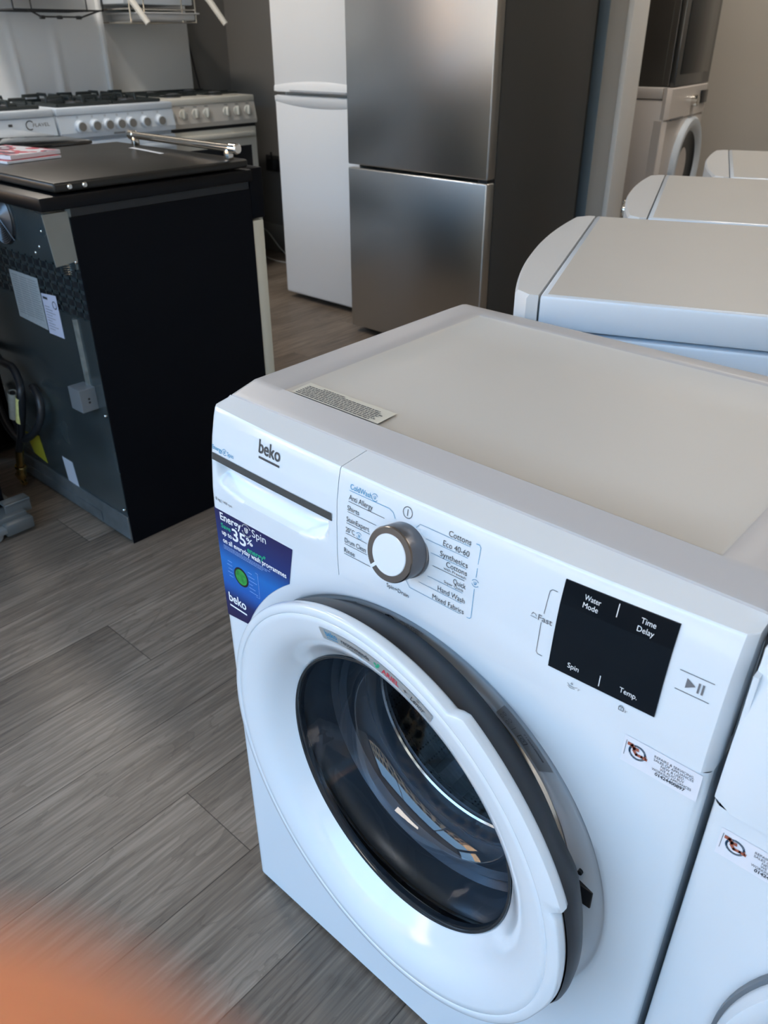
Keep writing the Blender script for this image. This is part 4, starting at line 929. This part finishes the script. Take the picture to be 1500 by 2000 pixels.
# ------------------------------------------------------------------ WHITE COOKERS ALONG THE LEFT WALL
def grate(bm, x0, x1, y0, y1, z):
    r = .0075
    for (a, c) in (((x0, y0), (x1, y0)), ((x1, y0), (x1, y1)), ((x1, y1), (x0, y1)), ((x0, y1), (x0, y0))): tube(bm, [(a[0], a[1], z), (c[0], c[1], z)], r, 6)
    xm, ym = (x0 + x1) / 2, (y0 + y1) / 2
    for (px_, py_, dx, dy) in ((x0, ym, 1, 0), (x1, ym, -1, 0), (xm, y0, 0, 1), (xm, y1, 0, -1)):
        l = .075
        tube(bm, [(px_, py_, z), (px_ + dx * .004, py_ + dy * .004, z + .026), (px_ + dx * l, py_ + dy * l, z + .026), (px_ + dx * (l + .004), py_ + dy * (l + .004), z + .012)], r, 6)
def cooker(xf, y0, W, style, label):
    zt = .905
    r = empty('gas_cooker', (xf, y0, 0)); tag(r, label, 'cooker', 'white gas cookers along the left wall')
    wm = WHITE_OLD if style == 'right' else ENAMEL
    D = .50
    b = bmesh.new(); box(b, -D, -.03, .004, W - .004, .02, zt - .03, .003); obj('carcass', b, wm, r, smooth=None)
    b = bmesh.new(); box(b, -D - .01, 0, 0, W, zt - .03, zt, .006, 2); obj('hob_top', b, wm, r)
    g = bmesh.new()
    for i in range(2):
        for j in range(2):
            xa = -D + .05 + i * .22; ya = .03 + j * (W - .06) / 2
            if style == 'right':
                tube(g, [(xa, ya + .01, zt + .012), (xa + .18, ya + .01, zt + .012), (xa + .18, ya + .22, zt + .012), (xa, ya + .22, zt + .012), (xa, ya + .01, zt + .012)], .005, 6)
                tube(g, [(xa + .09, ya, zt + .016), (xa + .09, ya + .23, zt + .016)], .005, 6)
            else: grate(g, xa, xa + .19, ya + .005, ya + (W - .06) / 2 - .015, zt + .008)
    obj('pan_support', g, CASTI, r)
    for i in range(2):
        for j in range(2):
            b = bmesh.new(); c = (-D + .145 + i * .22, .03 + (j + .5) * (W - .06) / 2, zt); lathe(b, [(.045, 0), (.045, .006), (.036, .008), (.036, .016), (.02, .018), (.004, .019)], c, 'Z', 20); obj('burner', b, GREYM, r)
    zp0 = .785 if style != 'right' else .772
    b = bmesh.new()
    lip = .010 if style == 'right' else .006
    P4 = [(-.03, zt - .031), (-.004, zt - .031), (lip + .004, zp0 + .02), (lip, zp0), (-.03, zp0)]
    A_ = [b.verts.new((x, .001, z)) for x, z in P4]; B_ = [b.verts.new((x, W - .001, z)) for x, z in P4]
    for k in range(5): b.faces.new((A_[k], A_[(k + 1) % 5], B_[(k + 1) % 5], B_[k]))
    b.faces.new(A_); b.faces.new(B_); pnl = obj('control_panel', b, mat('warm_panel', (.64, .61, .56), .4) if style == 'right' else wm, r, smooth=None)
    pos = {'mid': [.100, .172, .236, .297, .355, .432, .514], 'left': [.06, .14, .22], 'right': [.118, .196, .265, .392, .462, .534, .048]}[style]
    for k, y in enumerate(pos):
        b = bmesh.new(); zk = .829 if style == 'mid' else .836
        if style == 'mid':
            cyl(b, (0, y, zk), .028, .006, .012, 'X', 28, bev=.002); lathe(b, [(.024, .012), (.0225, .030), (.0185, .031), (.0175, .029)], (0, y, zk), 'X', 28); kb = obj('knob', b, ENAMEL, pnl)
            b = bmesh.new(); cyl(b, (0, y, zk), .0175, .026, .0312, 'X', 24); obj('knob_face', b, GREYP, kb)
        else:
            cyl(b, (0, y, zk), .022, .004, .012, 'X', 28, bev=.002); box(b, .010, .026, y - .006, y + .006, zk - .021, zk + .021, .004); kb = obj('knob', b, mat('knob_cream', (.70, .70, .64), .35), pnl)
    b = bmesh.new(); fpn = lambda u, v: Vector((.0075 if style != 'right' else .0105, u, v))
    if style == 'left':
        text(b, 'FLAVEL', W - .105, .842, .020, fpn, w=.075); stroke(b, circ(W - .118, .849, .017, 18, .7, 5.2), .004, fpn)
        for y in (.30, .40): rect(b, y, y + .018, .848, .858, fpn); 
    elif style == 'mid':
        rect(b, .26, .32, .7885, .7965, lambda u, v: Vector((.011, u, v)), 1)
        for k, y in enumerate(pos): stroke(b, circ(y - .006, .866, .004, 6), .0014, lambda u, v: Vector((.004, u, v)), 1)
    else:
        for k, y in enumerate(pos): rect(b, y - .012, y + .010, .864, .869, lambda u, v: Vector((.007, u, v)), 1); stroke(b, circ(y, .836, .030, 14, 3.4, 5.6), .0012, fpn, 1)
    obj('panel_marks', b, [INK, mat('faded_print', (.25, .25, .25), .5)], pnl, smooth=None)
    if style == 'right':
        b = bmesh.new(); box(b, -.03, -.004, .004, W - .004, .755, .772); obj('vent_slot', b, BLKP, r, smooth=None)
    b = bmesh.new(); box(b, -.03, .002, .003, W - .003, .33, zp0 - .017, .006); dd = obj('oven_door', b, wm, r)
    b = bmesh.new(); box(b, .001, .004, .03, W - .045, .38, .665, .002); obj('oven_window', b, mat('oven_window_dark', (.010, .012, .016), .10), dd)
    b = bmesh.new(); box(b, .002, .032, .03, W - .03, .71, .735, .008) ; obj('oven_handle', b, wm, dd)
    b = bmesh.new(); box(b, -.03, .0, .003, W - .003, .06, .325, .006); obj('storage_drawer', b, wm, r)
    for y in (.05, W - .05):
        for x in (-.06, -D + .05): b = bmesh.new(); cyl(b, (x, y, 0), .018, 0, .021, 'Z', 12); obj('foot', b, BLKP, r)
    # splashback
    b = bmesh.new(); xb = -D - .012
    if style == 'mid':
        def sf(u, v):
            y = .0 + u * W; z = zt + .0 + v * .56; fold = (.012 * math.exp(-((y - .10 - .03 * (1 - v)) / .012) ** 2) + .014 * math.exp(-((y - .33) / .018) ** 2)) * max(0, 1 - v * 1.5)
            return Vector((xb + fold, y, z))
        grid(b, sf, 60, 10)
        q = bmesh.new(); box(q, xb - .016, xb - .002, 0, W, zt - .02, zt + .56); merge(b, q); box(b, xb - .014, xb + .022, W - .022, W - .004, zt - .01, zt + .56, .003)
    else: box(b, xb - .014, xb, .012, W - .012, zt - .01, zt + .56, .003)
    obj('splashback', b, mat('splashback_white', (.74, .76, .77), .35) , r, smooth=40)
    return r, xb, zt
c1 = cooker(-2.93, .80, .612, 'left', 'white gas cooker with a crescent logo, leftmost along the wall, partly out of frame')
c2 = cooker(-2.93, 1.423, .600, 'mid', 'white gas cooker with seven grey-faced knobs, between the other two wall cookers')
c3 = cooker(-3.045, 2.035, .590, 'right', 'cream-white cooker with pale oval knobs and dark oven window, nearest the white fridge freezer')
# eye-level grills (parts of their cookers)
def grill(root, xw, ya, yb, chrome, zb, dark=False):
    m = CHROME if chrome else BLKP
    b = bmesh.new(); box(b, xw - .02, xw + .30, ya, yb, zb + .075, zb + .22, .006); gb = obj('grill_box', b, BLKE if dark else ENAMEL, root)
    b = bmesh.new(); r_ = .0032
    z0, z1 = zb, zb + .055
    for z in (z0, z1):
        tube(b, [(xw + .02, ya + .01, z), (xw + .33, ya + .01, z), (xw + .33, yb - .01, z), (xw + .02, yb - .01, z), (xw + .02, ya + .01, z)], r_, 6)
    for y in (ya + .01, yb - .01, ya + .09, yb - .09):
        tube(b, [(xw + .33, y, z0), (xw + .33, y, z1 + .12)], r_, 6)
    for k in range(6):
        x = xw + .05 + k * .05; tube(b, [(x, ya + .01, z0), (x, yb - .01, z0)], r_ * .8, 6)
    obj('grill_rack', b, m, gb)
    return gb
gb = grill(c3[0], -.50, -.0, .40 + .0, True, 1.232)
b = bmesh.new(); box(b, -.47, -.165, .09, .385, 1.240, 1.270, .010, 3); box(b, -.475, -.155, .06, .405, 1.268, 1.274, .002); obj('grill_tray', b, mat('tray_white', (.66, .67, .68), .35), gb)
for (y) in (.015, .475):
    b = bmesh.new(); tube(b, [(-.15, y - .045, 1.36), (-.12, y - .03, 1.33), (-.055, y + .012, 1.225)], [.014, .016, .014], 8)
    for v in b.verts: pass
    obj('grill_handle', b, TRAYW, gb)
gb2 = grill(c2[0], -.50, -.02, .42, False, 1.272, dark=True)
b = bmesh.new()
tube(b, [(-.12, .03, 1.27), (-.12, .08, 1.245), (-.12, .27, 1.245), (-.12, .36, 1.27)], .004, 6)
for y in (.085, .165, .255): box(b, -.13, -.11, y - .01, y + .01, 1.236, 1.25, .003)
obj('wire_support', b, BLKP, gb2)

# ------------------------------------------------------------------ wall socket, cables
b = bmesh.new(); box(b, -3.335, -3.19, YB - .012, YB, .475, .562, .003); sk = obj('wall_socket', b, mat('dark_socket', (.035, .035, .035), .4)); tag(sk, 'dark double wall socket left of the white fridge freezer', 'socket')
b = bmesh.new(); box(b, -3.275, -3.215, YB - .060, YB - .0125, .485, .550, .008); tube(b, [(-3.245, YB - .04, .545), (-3.245, YB - .045, .585)], .006, 8); pg = obj('plug', b, BLKP); tag(pg, 'black plug in the dark wall socket by the white fridge freezer', 'plug')
b = bmesh.new(); tube(b, spline([(-3.60, 2.605, 1.9), (-3.60, 2.61, 1.35), (-3.595, 2.635, 1.15), (-3.59, 2.66, 1.0), (-3.59, 2.69, .80), (-3.59, 2.70, .3)], 6), .0045, 8); t = obj('power_cable', b, BLKP); tag(t, 'thin black cable hanging down the wall behind the cream-white cooker', 'cable')
for i, (pts, lb) in enumerate([([(-3.42, 2.88, .15), (-3.30, 2.86, .13), (-3.16, 2.84, .05), (-3.02, 2.82, .004), (-2.8, 2.80, .004)], 'white flex hanging in an arc against the skirting left of the white fridge freezer'),
                               ([(-3.5, 2.80, .0045), (-3.3, 2.79, .0045), (-3.1, 2.74, .0045), (-2.9, 2.78, .0045)], 'grey-white cable lying on the floor by the skirting left of the white fridge freezer')]):
    b = bmesh.new(); tube(b, spline(pts, 6), .004, 8); t = obj('power_cable', b, mat('white_flex', (.42, .42, .40), .5)); tag(t, lb, 'cable')

# black appliance with metal foot at the left edge
BA = empty('cooker', (-1.60, 0.0, 0)); tag(BA, 'black appliance at the left edge of the photo on a grey metal foot rail', 'appliance')
b = bmesh.new(); box(b, -.30, .262, -.33, .235, .062, .86, .012, 3); obj('carcass', b, BLKE, BA)
b = bmesh.new(); box(b, -.29, .315, .165, .262, .030, .060, .004); box(b, .275, .335, .190, .268, .012, .046, .004); box(b, .290, .297, .215, .285, .046, .085, .002); box(b, .262, .30, .215, .285, .078, .085, .002)
rail = obj('foot_rail', b, mat('grey_rail', (.13, .14, .14), .45, metal=.3), BA)
b = bmesh.new(); cyl(b, (0, .165, .020), .020, .30, .325, 'X', 20, bev=.003); box(b, .255, .335, .135, .195, .022, .040, .004); obj('roller', b, mat('grey_roller', (.20, .21, .21), .45), rail)
b = bmesh.new(); cyl(b, (-.25, -.25, 0), .02, 0, .063, 'Z', 12); obj('foot', b, BLKP, BA)

# ------------------------------------------------------------------ fingertip of the person taking the photo
SKIN = mat('finger_skin', (0.80, 0.34, 0.19), 0.5, noise=0.06, nscale=400, bump=0.05)
SKIN.node_tree.nodes['Principled BSDF'].inputs['Subsurface Weight'].default_value = 0.4
SKIN.node_tree.nodes['Principled BSDF'].inputs['Subsurface Radius'].default_value = (.008, .003, .0015)
SKIN.node_tree.nodes['Principled BSDF'].inputs['Subsurface Scale'].default_value = 0.5
CP = M4.translation.copy()
tip = CP + F * .0135 + R * (-.0088) - U * .0160
fd = (-U * .93 - R * .30 + F * .12).normalized()
b = bmesh.new(); pts = []; rad = []
for k in range(9):
    a = k / 8 * PI / 2; pts.append(tip + fd * (-.0080 * math.cos(a))); rad.append(max(.0004, .0078 * math.sin(a)))
for t_, rr_ in ((.006, .0081), (.014, .0083), (.020, .0080), (.026, .0087), (.032, .0086), (.042, .0086), (.050, .0096), (.058, .0093), (.072, .0098), (.082, .0102), (.09, .0060)):
    pts.append(tip + fd * t_ + F * (.25 * t_ * t_ * 10)); rad.append(rr_)
tube(b, pts, rad, 28)
fg = obj('finger', b, SKIN, smooth=60); tag(fg, 'out-of-focus fingertip of the person holding the camera, bottom left corner', 'finger')
nn_ = fd.cross(F).normalized(); up_ = fd.cross(nn_).normalized()
b = bmesh.new()
def nail(u, v):
    a = (u - .5) * 1.7; q = .0083; return tip + fd * (-.003 + .011 * v) + (-up_ * math.cos(a) + nn_ * math.sin(a)) * q
grid(b, nail, 10, 6); obj('fingernail', b, mat('nail', (.80, .52, .44), .3), fg)
